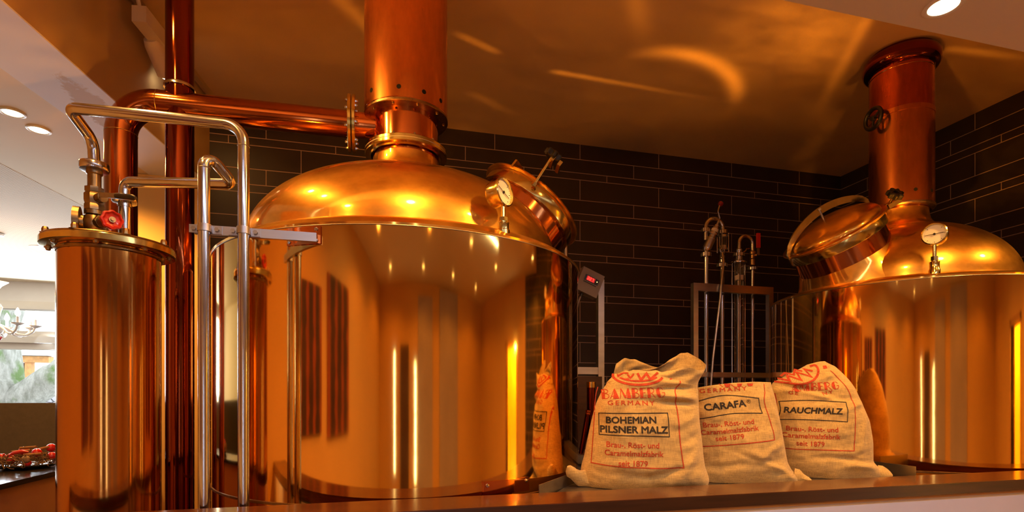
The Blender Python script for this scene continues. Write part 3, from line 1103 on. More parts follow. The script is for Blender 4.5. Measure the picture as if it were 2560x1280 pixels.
    for i in range(25):
        q = i / 24
        path.append(pa.lerp(pb, q) + n * (0.02 + hgt * math.sin(PI * q) ** 0.6))
    for i in range(25):
        nd.append(wdir)
    bar = MB().strip(path, n, 0.050, 0.014, nd).build('lid_bar', 'brass', man)
    m = MB()
    mid = path[12]
    m.cyl(mid - n * (hgt * 0.75), mid + n * 0.02, 0.010, seg=12)
    m.hexnut(mid + n * 0.012, n, 0.018, 0.014)
    m.build('bar_bolt', 'steel', man)
    # clamp with black star knob
    th = s['knob']
    base = onlid(th, RM * 1.06, 0.085)
    outd = (base - onlid(th, 0.0, 0.085)).normalized()
    kd = Vector(s['knob_dir']).normalized()
    top = base + outd * 0.02 + kd * s['knob_len']
    m = MB()
    m.cyl(base + outd * 0.02, top, 0.0085, seg=12)
    m.hexnut(base + outd * 0.02 + kd * 0.01, kd, 0.018, 0.02)
    m.build('clamp_screw', 'brass', man)
    ka, ku, kv = basis(kd)
    ring = []
    m = MB()
    poly0, poly1 = [], []
    NP = 84
    for hh, sc in ((-0.022, 0.80), (-0.016, 0.97), (0.0, 1.0), (0.012, 0.97), (0.018, 0.80), (0.016, 0.40), (0.006, 0.36)):
        rr = []
        for i in range(NP):
            aa = 2 * PI * i / NP
            r = s['knob_r'] * sc * (0.86 + 0.14 * math.cos(7 * aa))
            rr.append(m.bm.verts.new(top + ka * hh + (ku * math.cos(aa) + kv * math.sin(aa)) * r))
        ring.append(rr)
    for P_, Q_ in zip(ring, ring[1:]):
        for i in range(NP):
            j = (i + 1) % NP
            m.bm.faces.new((P_[i], P_[j], Q_[j], Q_[i]))
    m.bm.faces.new(ring[0][::-1])
    m.bm.faces.new(ring[-1])
    m.build('star_knob', 'black_plastic', man)
    # brass clamp fork beside the screw
    m = MB()
    tang = n.cross(outd).normalized()
    for sg in (-1, 1):
        m.obox(base + outd * 0.02 + kd * s['knob_len'] * s['fork'] + Vector((s['fork_dx'], -0.01, 0)) + tang * 0.024 * sg, outd, tang, n, 0.085, 0.020, 0.030)
    m.bevel(0.003).build('clamp_fork', 'brass', man)
    # hinge at the far side
    if s['hinge']:
      hb = onlid(th + PI, RM * 1.07, 0.10)
      m = MB()
      hdv = tang
      m.cyl(hb - hdv * 0.05, hb + hdv * 0.05, 0.009, seg=14)
      m.obox(hb - n * 0.03, hdv, n.cross(hdv), n, 0.05, 0.014, 0.06)
      m.build('hinge', 'old_brass', man)
    gauge(root, s['g_base'], s['g_z'], s['g_face'], 'brass pressure gauge with white dial', s['g_needle'])
    return root, body


K1, R1 = (0.188, 3.334), 1.035
k1 = dict(label='left copper brewing kettle, tall chimney through the ceiling, piped to the copper column', a=0.865, b=0.475, n=2.5, z0=2.325, rneck=0.196, flare=0.16, big=True,
          zf=2.972, zb=3.205, holes=[(0.014, 3.217, 3.282), (0.135, 3.102, 3.268), (0.281, 3.085, 3.262), (0.408, 3.151, 3.264)],
          hinge=False, fork=0.70, fork_dx=0.045, knob_r=0.055, m_axis=(0.60, -0.03, 0.80), m_pos=(0.885, 3.30, 2.625), m_r=0.32, lid_h=0.035, bar=(0.9, 4.1), bar_h=0.02,
          knob=PI / 2 - 0.15, knob_dir=(0.50, -0.25, 0.80), knob_len=0.20,
          g_base=(0.578, 2.43, 2.285), g_z=2.472, g_face=(0.66, -0.75), g_needle=-0.42)
kt1, kb1 = kettle(K1, R1, k1)
K2, R2 = (3.826, 3.203), 0.882
k2 = dict(label='right copper brewing kettle with shorter chimney ending in a rounded ceiling collar', a=0.775, b=0.48, n=2.0, z0=2.312, rneck=0.170, flare=0.14, big=False,
          zb=2.915, zj=3.585, holes=[(3.658, 3.113, 3.012), (3.742, 3.025, 3.004), (3.866, 3.002, 3.002)],
          hinge=False, fork=0.42, fork_dx=0.02, knob_r=0.056, m_axis=(-0.56, -0.06, 0.82), m_pos=(3.235, 3.17, 2.585), m_r=0.31, lid_h=0.105, bar=(2.75, -0.25), bar_h=0.15,
          knob=-0.55, knob_dir=(-0.20, -0.78, 0.60), knob_len=0.13,
          g_base=(3.308, 2.553, 2.285), g_z=2.517, g_face=(-0.90, -0.44), g_needle=0.03)
kt2, kb2 = kettle(K2, R2, k2)
# hand wheel on the right chimney
wc = Vector((3.565, 3.200, 3.575))
wa = Vector((-0.975, 0.10, 0.02)).normalized()
m = MB()
m.torus(wc, 0.072, 0.015, wa, 40, 10)
a_, u_, v_ = basis(wa)
for k in range(3):
    d = u_ * math.cos(2 * PI * k / 3 + 0.5) + v_ * math.sin(2 * PI * k / 3 + 0.5)
    m.cyl(wc, wc + d * 0.070, 0.009, seg=8)
m.lathe([(0.018, -0.015), (0.018, 0.012), (0.010, 0.016)], wc, wa, 16)
hw = m.build('hand_wheel', 'black_plastic', kt2)
MB().cyl(wc, wc - wa * 0.11, 0.007, seg=10).build('wheel_stem', 'brass', hw)


def curved_plate(parent, name, C, R, a0, a1, z0, z1, t, mat):
    m = MB()
    n = 10
    ang = [a0 + (a1 - a0) * i / n for i in range(n + 1)]
    rings = []
    for a in ang:
        d = Vector((math.sin(a), -math.cos(a), 0))
        rings.append([m.bm.verts.new(Vector((C[0], C[1], z)) + d * r) for r, z in ((R, z0), (R + t, z0), (R + t, z1), (R, z1))])
    for A_, B_ in zip(rings, rings[1:]):
        for i in range(4):
            j = (i + 1) % 4
            m.bm.faces.new((A_[i], A_[j], B_[j], B_[i]))
    m.bm.faces.new(rings[0][::-1])
    m.bm.faces.new(rings[-1])
    return m.build(name, mat, parent, 30)


def angp(C, x, y):
    return math.atan2(x - C[0], -(y - C[1]))


bp = curved_plate(kt1, 'bracket_plate', K1, R1 + 0.001, angp(K1, -0.355, 2.453), angp(K1, -0.215, 2.38), 2.165, 2.238, 0.006, 'copper_pipe')
for (x, y, z) in ((-0.232, 2.386, 2.225), (-0.232, 2.386, 2.178), (-0.345, 2.447, 2.178)):
    d = Vector((x - K1[0], y - K1[1], 0)).normalized()
    MB().lathe([(0.009, 0), (0.008, 0.005), (0, 0.007)], Vector((K1[0], K1[1], z)) + d * (R1 + 0.006), d, 12, (True, False)).build('screw', 'steel', bp)
bp = curved_plate(kt1, 'base_plate', K1, R1 + 0.001, angp(K1, 0.462, 2.333), angp(K1, 0.70, 2.429), 1.09, 1.152, 0.008, 'copper_pipe')
for (x, y, z) in ((0.48, 2.337, 1.135), (0.68, 2.42, 1.137)):
    d = Vector((x - K1[0], y - K1[1], 0)).normalized()
    MB().lathe([(0.009, 0), (0.008, 0.005), (0, 0.007)], Vector((K1[0], K1[1], z)) + d * (R1 + 0.009), d, 12, (True, False)).build('screw', 'steel', bp)

# ------------------------------------------------------------------ vapour duct and vent stack
t = thing('vapour_duct', (-0.6, 3.35, 0), 'horizontal copper vapour duct elbowing down behind the copper column, vent stack rising from it', 'pipe')
DZ = 3.145
path = fillet([(-0.150, 3.35, DZ), (-1.327, 3.35, DZ - 0.02), (-1.327, 3.35, 0.3)], 0.185, 14)
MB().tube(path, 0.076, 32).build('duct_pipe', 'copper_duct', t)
MB().cyl((-0.112, 3.35, DZ), (0.03, 3.345, DZ), 0.074, seg=32).build('duct_stub', 'copper_pipe', kt1)
for x in (-0.151, -0.127):
    fl = MB().lathe([(0.078, -0.001), (0.160, 0.0), (0.163, 0.003), (0.163, 0.016), (0.160, 0.019), (0.078, 0.019)], (x, 3.35, DZ), (1, 0, 0), 56).build('duct_flange', 'brass', t if x < -0.14 else kt1)
    if x < -0.14:
        bolts(fl, (x, 3.35, DZ), (-1, 0, 0), 0.128, 8, 0.009, 0.016, 0.3, 'steel')
    else:
        bolts(fl, (x + 0.019, 3.35, DZ), (1, 0, 0), 0.128, 8, 0.009, 0.016, 0.3, 'steel')
for (p, q) in (((-1.327 + 0.185, 3.35, DZ - 0.017), (1, 0, 0)), ((-1.327, 3.35, DZ - 0.20), (0, 0, 1))):
    MB().torus(p, 0.0762, 0.0018, q, 36, 6).build('weld_seam', 'old_brass', t)
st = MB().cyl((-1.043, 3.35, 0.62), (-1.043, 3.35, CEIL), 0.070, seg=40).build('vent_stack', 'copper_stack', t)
st['label'] = 'dark red copper vent stack rising to the ceiling'
MB().lathe([(0.071, 3.225), (0.078, 3.225), (0.078, 3.235), (0.071, 3.245)], (-1.043, 3.35, 0), (0, 0, 1), 40, (False, False)).build('stack_collar', 'steel', st)
MB().lathe([(0.071, 0.74), (0.09, 0.74), (0.09, 0.70), (0.071, 0.70)], (-1.043, 3.35, 0), (0, 0, 1), 40, (False, False)).build('stack_foot', 'copper_pipe', st)

# ------------------------------------------------------------------ copper column with valves
CC = (-1.087, 2.65)
t = thing('copper_column', (CC[0], CC[1], 0), 'upright copper condenser column at left with flanged lid and valves', 'condenser')
o = (CC[0], CC[1], 0)
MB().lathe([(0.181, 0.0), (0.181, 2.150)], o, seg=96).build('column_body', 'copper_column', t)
MB().lathe([(0.183, 2.118), (0.188, 2.122), (0.188, 2.130), (0.183, 2.134)], o, seg=96, caps=(False, False)).build('column_collar', 'old_brass', t)
fl = MB().lathe([(0.18, 2.138), (0.230, 2.138), (0.236, 2.141), (0.236, 2.164), (0.233, 2.167), (0.18, 2.167)], o, seg=96, caps=(False, False)).build('column_flange', 'brass', t)
MB().lathe([(0.0, 2.168), (0.231, 2.168), (0.232, 2.171), (0.229, 2.175), (0.0, 2.175)], o, seg=96).build('lid_plate', 'old_brass', t)
bolts(t, (CC[0], CC[1], 2.175), (0, 0, 1), 0.214, 8, 0.013, 0.026, 0.62, 'old_brass')
bolts(t, (CC[0], CC[1], 2.138), (0, 0, -1), 0.212, 8, 0.010, 0.012, 0.62, 'old_brass')
# left valve tree
vx, vy = -1.126, 2.60
v0 = (vx, vy, 0)
m = MB()
m.lathe([(0.024, 2.170), (0.024, 2.190), (0.034, 2.190), (0.034, 2.206), (0.028, 2.21), (0.040, 2.228), (0.043, 2.250), (0.036, 2.272), (0.028, 2.278), (0.035, 2.280), (0.035, 2.296)], v0, seg=20)
m.cyl((vx, vy, 2.245), (vx + 0.055, vy - 0.055, 2.242), 0.022, seg=12)
m.hexnut((vx + 0.042, vy - 0.042, 2.243), (0.7, -0.7, 0), 0.027, 0.018)
gate = m.build('gate_valve', 'valve_bronze', t)
m = MB()
m.cyl((vx - 0.02, vy, 2.245), (vx - 0.062, vy - 0.012, 2.245), 0.030, seg=20)
m.cyl((vx - 0.045, vy - 0.008, 2.245), (vx - 0.066, vy - 0.014, 2.245), 0.062, seg=36)
m.build('sensor_disc', 'valve_bronze', gate)
wc = Vector((vx + 0.100, vy - 0.090, 2.240))
wa = Vector((0.55, -0.83, 0.0)).normalized()
m = MB()
a_, u_, v_ = basis(wa)
NP = 72
ring = []
for hh, f_ in ((-0.012, 0.80), (-0.010, 0.98), (0.0, 1.03), (0.010, 0.97), (0.012, 0.82), (0.004, 0.66), (0.0, 0.30)):
    ring.append([m.bm.verts.new(wc + wa * hh + (u_ * math.cos(2 * PI * i / NP) + v_ * math.sin(2 * PI * i / NP)) * 0.040 * f_ * (0.95 + 0.05 * math.cos(8 * 2 * PI * i / NP))) for i in range(NP)])
for P_, Q_ in zip(ring, ring[1:]):
    for i in range(NP):
        j = (i + 1) % NP
        m.bm.faces.new((P_[i], P_[j], Q_[j], Q_[i]))
m.bm.faces.new(ring[0][::-1])
m.bm.faces.new(ring[-1])
m.build('red_hand_wheel', 'red_paint', gate)
m = MB()
m.lathe([(0.012, -0.05), (0.012, 0.010), (0.006, 0.010), (0.006, 0.016)], wc, wa, 12)
m.build('wheel_stem', 'old_brass', gate)
m = MB()
m.lathe([(0.028, 2.292), (0.037, 2.298), (0.037, 2.318), (0.034, 2.324), (0.038, 2.336), (0.038, 2.362), (0.032, 2.370), (0.035, 2.374), (0.035, 2.392), (0.024, 2.396)], v0, seg=8)
m.cyl((vx, vy, 2.345), (vx + 0.048, vy - 0.04, 2.345), 0.020, seg=14)
ball = m.build('ball_valve', 'valve_bronze', t)
d = Vector((0.86, -0.48, -0.16)).normalized()
p0 = Vector((vx + 0.035, vy - 0.048, 2.352))
w_ = Vector((0.52, 0.84, 0)).normalized()
MB().strip([p0, p0 + d * 0.05, p0 + d * 0.11], (0, 0, 1), 0.020, 0.005, [w_, w_, w_]).build('lever_arm', 'dull_steel', ball)
m = MB()
pp = [p0 + d * (0.095 + 0.10 * i / 8) for i in range(9)]
m.tube(pp, [0.0105, 0.012, 0.012, 0.0122, 0.0125, 0.0128, 0.0128, 0.0118, 0.006], 12)
m.build('lever_grip', 'black_plastic', ball)
# right port
qx, qy = -1.024, 2.62
m = MB()
m.lathe([(0.022, 2.170), (0.022, 2.34)], (qx, qy, 0), seg=20)
m.lathe([(0.029, 2.176), (0.029, 2.194)], (qx, qy, 0), seg=6)
m.build('outlet_pipe', 'steel', t)
m = MB()
m.lathe([(0.026, 2.330), (0.026, 2.344), (0.044, 2.347), (0.046, 2.351), (0.046, 2.370), (0.044, 2.374), (0.026, 2.376)], (qx, qy, 0), seg=28)
m.build('pipe_union', 'steel', t)

# ------------------------------------------------------------------ stainless pipes
PR = 0.0215
t = thing('stainless_pipe', (-0.503, 2.340, 0), 'taller stainless pipe arching from the valve tree over the column and down beside the kettle', 'pipe')
MB().lathe([(0.024, 2.392), (0.024, 2.446), (0.029, 2.450), (0.029, 2.470)], v0, seg=20).build('pipe_nipple', 'valve_bronze', t)
MB().lathe([(0.028, 2.462), (0.050, 2.465), (0.052, 2.469), (0.052, 2.492), (0.050, 2.496), (0.028, 2.498)], v0, seg=32).build('pipe_union', 'steel', t)
path = fillet([(vx, vy, 2.492), (vx - 0.004, vy - 0.002, 2.588), (-1.150, 2.455, 2.648), (-0.503, 2.340, 2.604), (-0.503, 2.340, 0.0)], [0, 0.07, 0.032, 0.078, 0], 10)
MB().tube(path, PR, 20).build('pipe_run', 'steel', t)
MB().torus((-0.503, 2.340, 2.520), PR + 0.0002, 0.0014, (0, 0, 1), 24, 6).build('weld_seam', 'dull_steel', t)
t = thing('stainless_pipe', (-0.643, 2.340, 0), 'shorter stainless pipe with a sharp folded bend, left of the taller vertical pipe', 'pipe')
path = fillet([(qx, qy, 2.365), (qx, qy, 2.437), (-0.560, 2.430, 2.400), (-0.645, 2.340, 2.495), (-0.643, 2.340, 0.0)], [0, 0.06, 0.022, 0.034, 0], 10)
MB().tube(path, PR, 20).build('pipe_run', 'steel', t)
MB().torus((-0.643, 2.340, 2.42), PR + 0.0002, 0.0014, (0, 0, 1), 24, 6).build('weld_seam', 'dull_steel', t)
# bracket
t = thing('pipe_bracket', (-0.45, 2.367, 2.185), 'flat steel bracket bar clamping the two stainless pipes to the kettle rim', 'bracket')
MB().box((-0.685, 2.360, 2.168), (-0.232, 2.377, 2.204)).bevel(0.003).build('bar', 'brushed_steel', t)
for x in (-0.643, -0.503):
    m = MB()
    n = 14
    path, nd = [], []
    for i in range(n + 1):
        a = PI * i / n
        path.append((x - math.cos(a) * (PR + 0.002), 2.340 - math.sin(a) * (PR + 0.002), 2.186))
        nd.append((-math.cos(a), -math.sin(a), 0))
    path = [(path[0][0], 2.359, 2.186)] + path + [(path[-1][0], 2.359, 2.186)]
    nd = [nd[0]] + nd + [nd[-1]]
    m.strip(path, (0, 0, 1), 0.028, 0.004, nd)
    for sg in (-1, 1):
        m.box((x + sg * 0.040 - 0.018, 2.354, 2.170), (x + sg * 0.040 + 0.018, 2.3595, 2.202))
    cl = m.build('pipe_clamp', 'brushed_steel', t)
    for sg in (-1, 1):
        MB().hexnut((x + sg * 0.041, 2.350, 2.186), (0, 1, 0), 0.009, 0.009).build('clamp_bolt', 'dull_steel', cl)

# ------------------------------------------------------------------ stands behind the kettles
t = thing('steel_stand', (1.74, 3.95, 0), 'grey square steel stand behind the left kettle carrying the controller box', 'stand')
MB().box((1.70, 3.93, 0.0), (1.75, 3.98, 2.445)).bevel(0.004).build('post', 'brushed_steel', t)
MB().box((1.30, 3.935, 1.70), (1.70, 3.975, 1.755)).bevel(0.003).build('crossbar', 'brushed_steel', t)
t = thing('steel_post', (1.475, 4.05, 0.0), 'thin round steel tube just behind the left kettle rim', 'pipe')
MB().cyl((1.475, 4.05, 0.0), (1.475, 4.05, 2.86), 0.017, seg=16).build('tube', 'steel', t)
t = thing('controller_box', (1.61, 3.9, 2.4), 'tilted grey controller box with red digital display beside the left kettle', 'controller')
rt = Vector((0.925, 0, -0.38)).normalized()
up = Vector((0.38, 0, 0.925)).normalized()
fr = Vector((0, -1, 0))
c = Vector((1.600, 3.89, 2.400))
hb = MB().obox(c, rt, up, fr, 0.185, 0.185, 0.07).bevel(0.010, 3).build('housing', 'grey_plastic', t)
fc = c + fr * 0.0355
MB().obox(fc + up * 0.022 + rt * 0.004, rt, up, fr, 0.120, 0.044, 0.004).bevel(0.0015).build('display_bezel', 'display_black', t)
MB().obox(fc + up * 0.022 - rt * 0.005 + fr * 0.0022, rt, up, fr, 0.070, 0.034, 0.001).build('display_window', 'display_window', t, 0)
SEG = {'2': 'abged', '7': 'abc'}


def seven(m, ch, o, w, h, R_, U_, F_):
    P = {'a': ((0, h), (w, h)), 'b': ((w, h), (w, h / 2)), 'c': ((w, h / 2), (w, 0)), 'd': ((0, 0), (w, 0)), 'e': ((0, h / 2), (0, 0)), 'f': ((0, h), (0, h / 2)), 'g': ((0, h / 2), (w, h / 2))}
    for sgm in SEG[ch]:
        (x0, y0), (x1, y1) = P[sgm]
        a, b = o + R_ * x0 + U_ * y0, o + R_ * x1 + U_ * y1
        d = (b - a)
        L = d.length
        d.normalize()
        m.obox((a + b) / 2, d, F_.cross(d), F_, L * 0.86, 0.0036, 0.001)


m = MB()
og = fc + up * 0.011 - rt * 0.031 + fr * 0.003
seven(m, '2', og, 0.011, 0.022, rt, up, fr)
seven(m, '2', og + rt * 0.018, 0.011, 0.022, rt, up, fr)
m.obox(og + rt * 0.0335, rt, up, fr, 0.003, 0.003, 0.001)
seven(m, '7', og + rt * 0.037, 0.011, 0.022, rt, up, fr)
m.build('display_digits', 'display_red', t, 0)
MB().lathe([(0.004, 0), (0.003, 0.003), (0, 0.004)], fc + up * 0.024 + rt * 0.050 + fr * 0.002, fr, 10, (True, False)).build('status_led', 'led_yellow', t)
MB().obox(fc - up * 0.012, rt, up, fr, 0.11, 0.006, 0.003).build('seam_line', 'black_plastic', t, 0)
cg = c - up * 0.0925 - rt * 0.02
MB().cyl(cg, cg - up * 0.03, 0.014, seg=12).build('cable_gland', 'black_plastic', t)
MB().tube(fillet([cg - up * 0.03, cg - up * 0.08, cg + Vector((-0.055, 0.0, -0.2)), cg + Vector((-0.07, 0.02, -0.5))], [0, 0.05, 0.1, 0], 6), 0.007, 10).build('cable', 'grey_plastic', t)

t = thing('pipe_rack', (2.9, 3.98, 0), 'open steel tube rack in front of the sampling pipes between the kettles', 'stand')
m = MB()
for x in (2.565, 3.30):
    m = MB().box((x, 3.965, 0.0), (x + 0.044, 4.009, 2.47))
    m.bevel(0.003).build('post', 'brushed_steel', t)
MB().box((2.609, 3.965, 2.405), (3.30, 4.009, 2.47)).bevel(0.003).build('top_bar', 'brushed_steel', t)
MB().box((2.609, 3.967, 1.69), (3.30, 4.007, 1.73)).bevel(0.003).build('lower_bar', 'brushed_steel', t)


def union(parent, x, y, z, r=0.043, h=0.034, mat='steel', axis=(0, 0, 1)):
    """knurled union nut"""
    m = MB()
    a, u, v = basis(axis)
    n = 48
    rings = []
    for hh, f in ((-0.5, 0.55), (-0.5, 0.93), (-0.42, 1.0), (0.42, 1.0), (0.5, 0.93), (0.5, 0.55)):
        rings.append([m.bm.verts.new(Vector((x, y, z)) + a * hh * h + (u * math.cos(2 * PI * i / n) + v * math.sin(2 * PI * i / n)) * r * f * (1 if i % 6 < 4 else 0.93)) for i in range(n)])
    for A_, B_ in zip(rings, rings[1:]):
        for i in range(n):
            j = (i + 1) % n
            m.bm.faces.new((A_[i], A_[j], B_[j], B_[i]))
    m.bm.faces.new(rings[0][::-1])
    m.bm.faces.new(rings[-1])
    return m.build('union_nut', mat, parent, 25)


# left sampling pipe pair
YS = 4.06
t = thing('sampling_pipe', (2.82, YS, 0), 'steel sampling pipe with looped top, sight glass and dark red lever knob', 'pipe')
xl, xr = 2.746, 2.908
MB().cyl((xl, YS, 0.0), (xl, YS, 2.78), 0.0185, seg=20).build('riser', 'steel', t)
union(t, xl, YS, 2.735, 0.044, 0.036)
ang_a, ang_b = Vector((xl, YS, 2.775)), Vector((2.835, YS - 0.05, 3.02))
dv = (ang_b - ang_a).normalized()
va = MB()
va.lathe([(0.022, -0.01), (0.036, 0.015), (0.036, 0.11), (0.030, 0.115), (0.030, 0.135), (0.043, 0.137), (0.043, 0.152), (0.028, 0.156), (0.028, 0.20), (0.020, 0.206), (0.020, 0.225), (0.010, 0.23), (0.010, 0.265)], ang_a, dv, 24)
va = va.build('angle_valve', 'steel', t)
MB().lathe([(0.0368, 0.02), (0.0368, 0.10)], ang_a, dv, 24, (False, False)).build('valve_sleeve', 'dull_steel', va)
MB().lathe([(0.0287, 0.165), (0.0287, 0.19)], ang_a, dv, 24, (False, False)).build('valve_label', 'paper_label', va)
lp = fillet([ang_b + dv * 0.0, (2.845, YS - 0.05, 3.035), (2.818, YS - 0.06, 3.09), (2.836, YS - 0.06, 3.145)], [0, 0.02, 0.03, 0], 5)
MB().tube(lp, 0.0075, 10).build('lever', 'steel', va)
MB().sphere((2.846, YS - 0.06, 3.16), 0.022, 18).build('lever_knob', 'dark_red_ball', va)
union(t, xl - 0.004, YS, 2.945, 0.036, 0.034)
m = MB()
m.cyl((xl - 0.004, YS, 2.86), (xl - 0.004, YS, 2.93), 0.019, seg=16)
arc = [(xl - 0.004, YS, 2.94)]
for i in range(17):
    a = PI * (1 - i / 16)
    arc.append((2.826 + 0.084 * math.cos(a), YS, 2.965 + 0.084 * math.sin(a)))
arc.append((2.910, YS, 2.93))
m.tube(arc, 0.0185, 18)
m.build('top_loop', 'steel', t)
union(t, 2.910, YS, 2.940, 0.040, 0.032)
m = MB()
m.lathe([(0.040, 2.895), (0.040, 2.915), (0.030, 2.918)], (2.910, YS, 0), seg=28)
m.lathe([(0.030, 2.780), (0.040, 2.784), (0.040, 2.800), (0.030, 2.804)], (2.910, YS, 0), seg=28)
for k in range(4):
    a = PI / 4 + PI / 2 * k
    m.cyl((2.910 + 0.046 * math.cos(a), YS + 0.046 * math.sin(a), 2.770), (2.910 + 0.046 * math.cos(a), YS + 0.046 * math.sin(a), 2.925), 0.005, seg=8)
    for zz in (2.772, 2.922):
        m.sphere((2.910 + 0.046 * math.cos(a), YS + 0.046 * math.sin(a), zz), 0.008, 8)
sg = m.build('sight_glass', 'steel', t)
MB().lathe([(0.031, 2.803), (0.031, 2.896)], (2.910, YS, 0), seg=28, caps=(False, False)).build('glass_tube', 'clear_glass', sg)
MB().lathe([(0.026, 2.803), (0.026, 2.825)], (2.910, YS, 0), seg=24).build('sediment', 'paper_label', sg)
m = MB()
m.lathe([(0.022, 2.765), (0.018, 2.77), (0.018, 2.745), (0.022, 2.74), (0.022, 2.715), (0.018, 2.71), (0.026, 2.70), (0.026, 2.680), (0.018, 2.675)], (2.903, YS, 0), seg=16)
m.build('valve_body', 'steel', t)
union(t, 2.903, YS, 2.655, 0.044, 0.030)
MB().cyl((xr - 0.005, YS, 0.0), (xr - 0.005, YS, 2.65), 0.0170, seg=20).build('riser', 'steel', t)
m = MB()
m.torus((2.862, YS - 0.06, 2.765), 0.020, 0.006, (0, 1, 0), 20, 8)
m.tube([(2.860, YS - 0.06, 2.745), (2.845, YS - 0.10, 2.66), (2.80, YS - 0.12, 2.35), (2.73, YS - 0.12, 1.85), (2.70, YS - 0.12, 1.5)], 0.011, 12)
m.build('hook_rod', 'brushed_steel', t)

# right sampling glass
YS = 4.10
t = thing('sampling_glass', (3.10, YS, 0), 'tall glass sampling cylinder with steel hood, curved pipe and red lever handle', 'pipe')
xg = 3.101
MB().lathe([(0.037, 0.0), (0.037, 2.70)], (xg, YS, 0), seg=36, caps=(False, False)).build('glass_tube', 'clear_glass', t)
MB().cyl((xg - 0.004, YS, 0.0), (xg - 0.004, YS, 2.60), 0.010, seg=14).build('inner_pipe', 'steel', t)
MB().lathe([(0.0374, 2.545), (0.0374, 2.585)], (xg, YS, 0), seg=36, caps=(False, False)).build('paper_label', 'paper_label', t)
hdm = MB().lathe([(0.030, 2.69), (0.062, 2.692), (0.064, 2.697), (0.064, 2.703), (0.060, 2.707), (0.031, 2.710), (0.031, 2.755)], (xg, YS, 0), seg=32).build('hood', 'steel', t)
for k in range(3):
    a = PI * (0.0 + 2 * k / 3)
    x, y = xg + 0.060 * math.cos(a), YS + 0.060 * math.sin(a)
    m = MB()
    m.cyl((x, y, 0.0), (x, y, 2.69), 0.0055, seg=8)
    m.sphere((x, y, 2.712), 0.011, 10)
    m.build('tie_rod', 'steel', t)
union(t, xg, YS, 2.768, 0.048, 0.028)
m = MB()
m.lathe([(0.024, 2.78), (0.027, 2.785), (0.027, 2.815), (0.022, 2.82)], (xg, YS, 0), seg=20)
m.build('collar', 'steel', t)
arc = [(xg, YS, 2.815)]
for i in range(17):
    a = PI * (1 - i / 16)
    arc.append((3.170 + 0.069 * math.cos(a), YS, 2.868 + 0.069 * math.sin(a)))
arc.append((3.239, YS, 2.80))
MB().tube(arc, 0.0165, 18).build('curved_pipe', 'steel', t)
MB().tube(fillet([(xg + 0.03, YS - 0.02, 2.79), (xg + 0.05, YS - 0.02, 2.80), (xg + 0.06, YS - 0.02, 2.82), (xg + 0.09, YS - 0.02, 2.825)], 0.01, 4), 0.006, 8).build('wing_lever', 'brass', t)
m = MB()
m.lathe([(0.018, 2.68), (0.024, 2.685), (0.024, 2.735), (0.018, 2.74), (0.024, 2.745), (0.024, 2.775), (0.030, 2.78), (0.030, 2.800), (0.022, 2.81)], (3.239, YS, 0), seg=16)
m.cyl((3.239, YS, 2.77), (3.262, YS - 0.03, 2.77), 0.014, seg=12)
bv = m.build('ball_valve', 'old_brass', t)
MB().box((3.256, YS - 0.045, 2.765), (3.276, YS - 0.037, 2.84)).build('lever_arm', 'dull_steel', bv, 0)
MB().box((3.250, YS - 0.050, 2.83), (3.282, YS - 0.032, 2.958)).bevel(0.007, 3).build('red_lever_grip', 'red_paint', bv)
union(t, 3.239, YS, 2.655, 0.042, 0.026)
MB().cyl((3.239, YS, 0.0), (3.239, YS, 2.65), 0.0145, seg=18).build('riser', 'steel', t)

# copper tubes and timber behind the left sack
t = thing('copper_tube', (1.500, 3.60, 1.15), 'thick brass-capped copper tube standing between the left kettle and sack', 'tube')
MB().cyl((1.500, 3.60, 1.121), (1.500, 3.60, 1.60), 0.030, seg=24).build('tube', 'copper_stack', t)
MB().lathe([(0.033, 1.59), (0.033, 1.630), (0.0, 1.632)], (1.500, 3.60, 0), seg=24).build('cap', 'brass', t)
t = thing('copper_tube', (1.43, 3.55, 1.15), 'short thin copper tube leaning beside the left kettle', 'tube')
MB().cyl((1.405, 3.55, 1.124), (1.455, 3.55, 1.40), 0.019, seg=20).build('tube', 'copper_stack', t)
MB().lathe([(0.021, 0), (0.021, 0.008), (0.018, 0.012), (0.021, 0.016), (0.021, 0.03), (0.0, 0.031)], (1.455, 3.55, 1.40), (0.17, 0, 0.98), 20).build('cap', 'copper_pipe', t)
t = thing('steel_cabinet', (1.9, 3.75, 0), 'low dark steel shelf behind the burlap sacks', 'shelf')
MB().box((1.32, 3.50, 1.06), (2.85, 3.90, 1.12)).bevel(0.004).build('shelf_top', 'dull_steel', t)
MB().box((1.32, 3.86, 1.12), (1.70, 3.90, 1.68)).build('back_panel', 'counter_edge', t, 0)
MB().box((1.36, 3.52, 0.0), (2.82, 3.88, 1.06)).build('shelf_base', 'dull_steel', t, 0)

# steel tray the sacks stand in
t = thing('steel_tray', (1.85, 2.55, 1.07), 'shallow steel tray behind the counter holding the burlap sacks', 'tray')
MB().prism([(0.76, 2.325), (2.86, 2.325), (2.80, 2.95), (1.19, 2.95)], 1.064, 1.070).build('tray_bottom', 'dull_steel', t, 0)
MB().prism([(0.80, 2.34), (2.84, 2.34), (2.78, 2.93), (1.22, 2.93)], 0.0, 1.063).build('tray_base', 'dull_steel', t, 0)


def plate(name, p0, p1, h0, h1, th, mat):
    m = MB()
    d = Vector((p1[0] - p0[0], p1[1] - p0[1], 0)).normalized()
    nn = Vector((-d.y, d.x, 0)) * th
    pts = [(Vector((p0[0], p0[1], 1.06))), Vector((p1[0], p1[1], 1.06)), Vector((p1[0], p1[1], h1)), Vector((p0[0], p0[1], h0))]
    A_ = [m.bm.verts.new(p) for p in pts]
    B_ = [m.bm.verts.new(p + nn) for p in pts]
    for i in range(4):
        j = (i + 1) % 4
        m.bm.faces.new((A_[i], A_[j], B_[j], B_[i]))
    m.bm.faces.new(A_[::-1])
    m.bm.faces.new(B_)
    return m.build(name, mat, t, 0)


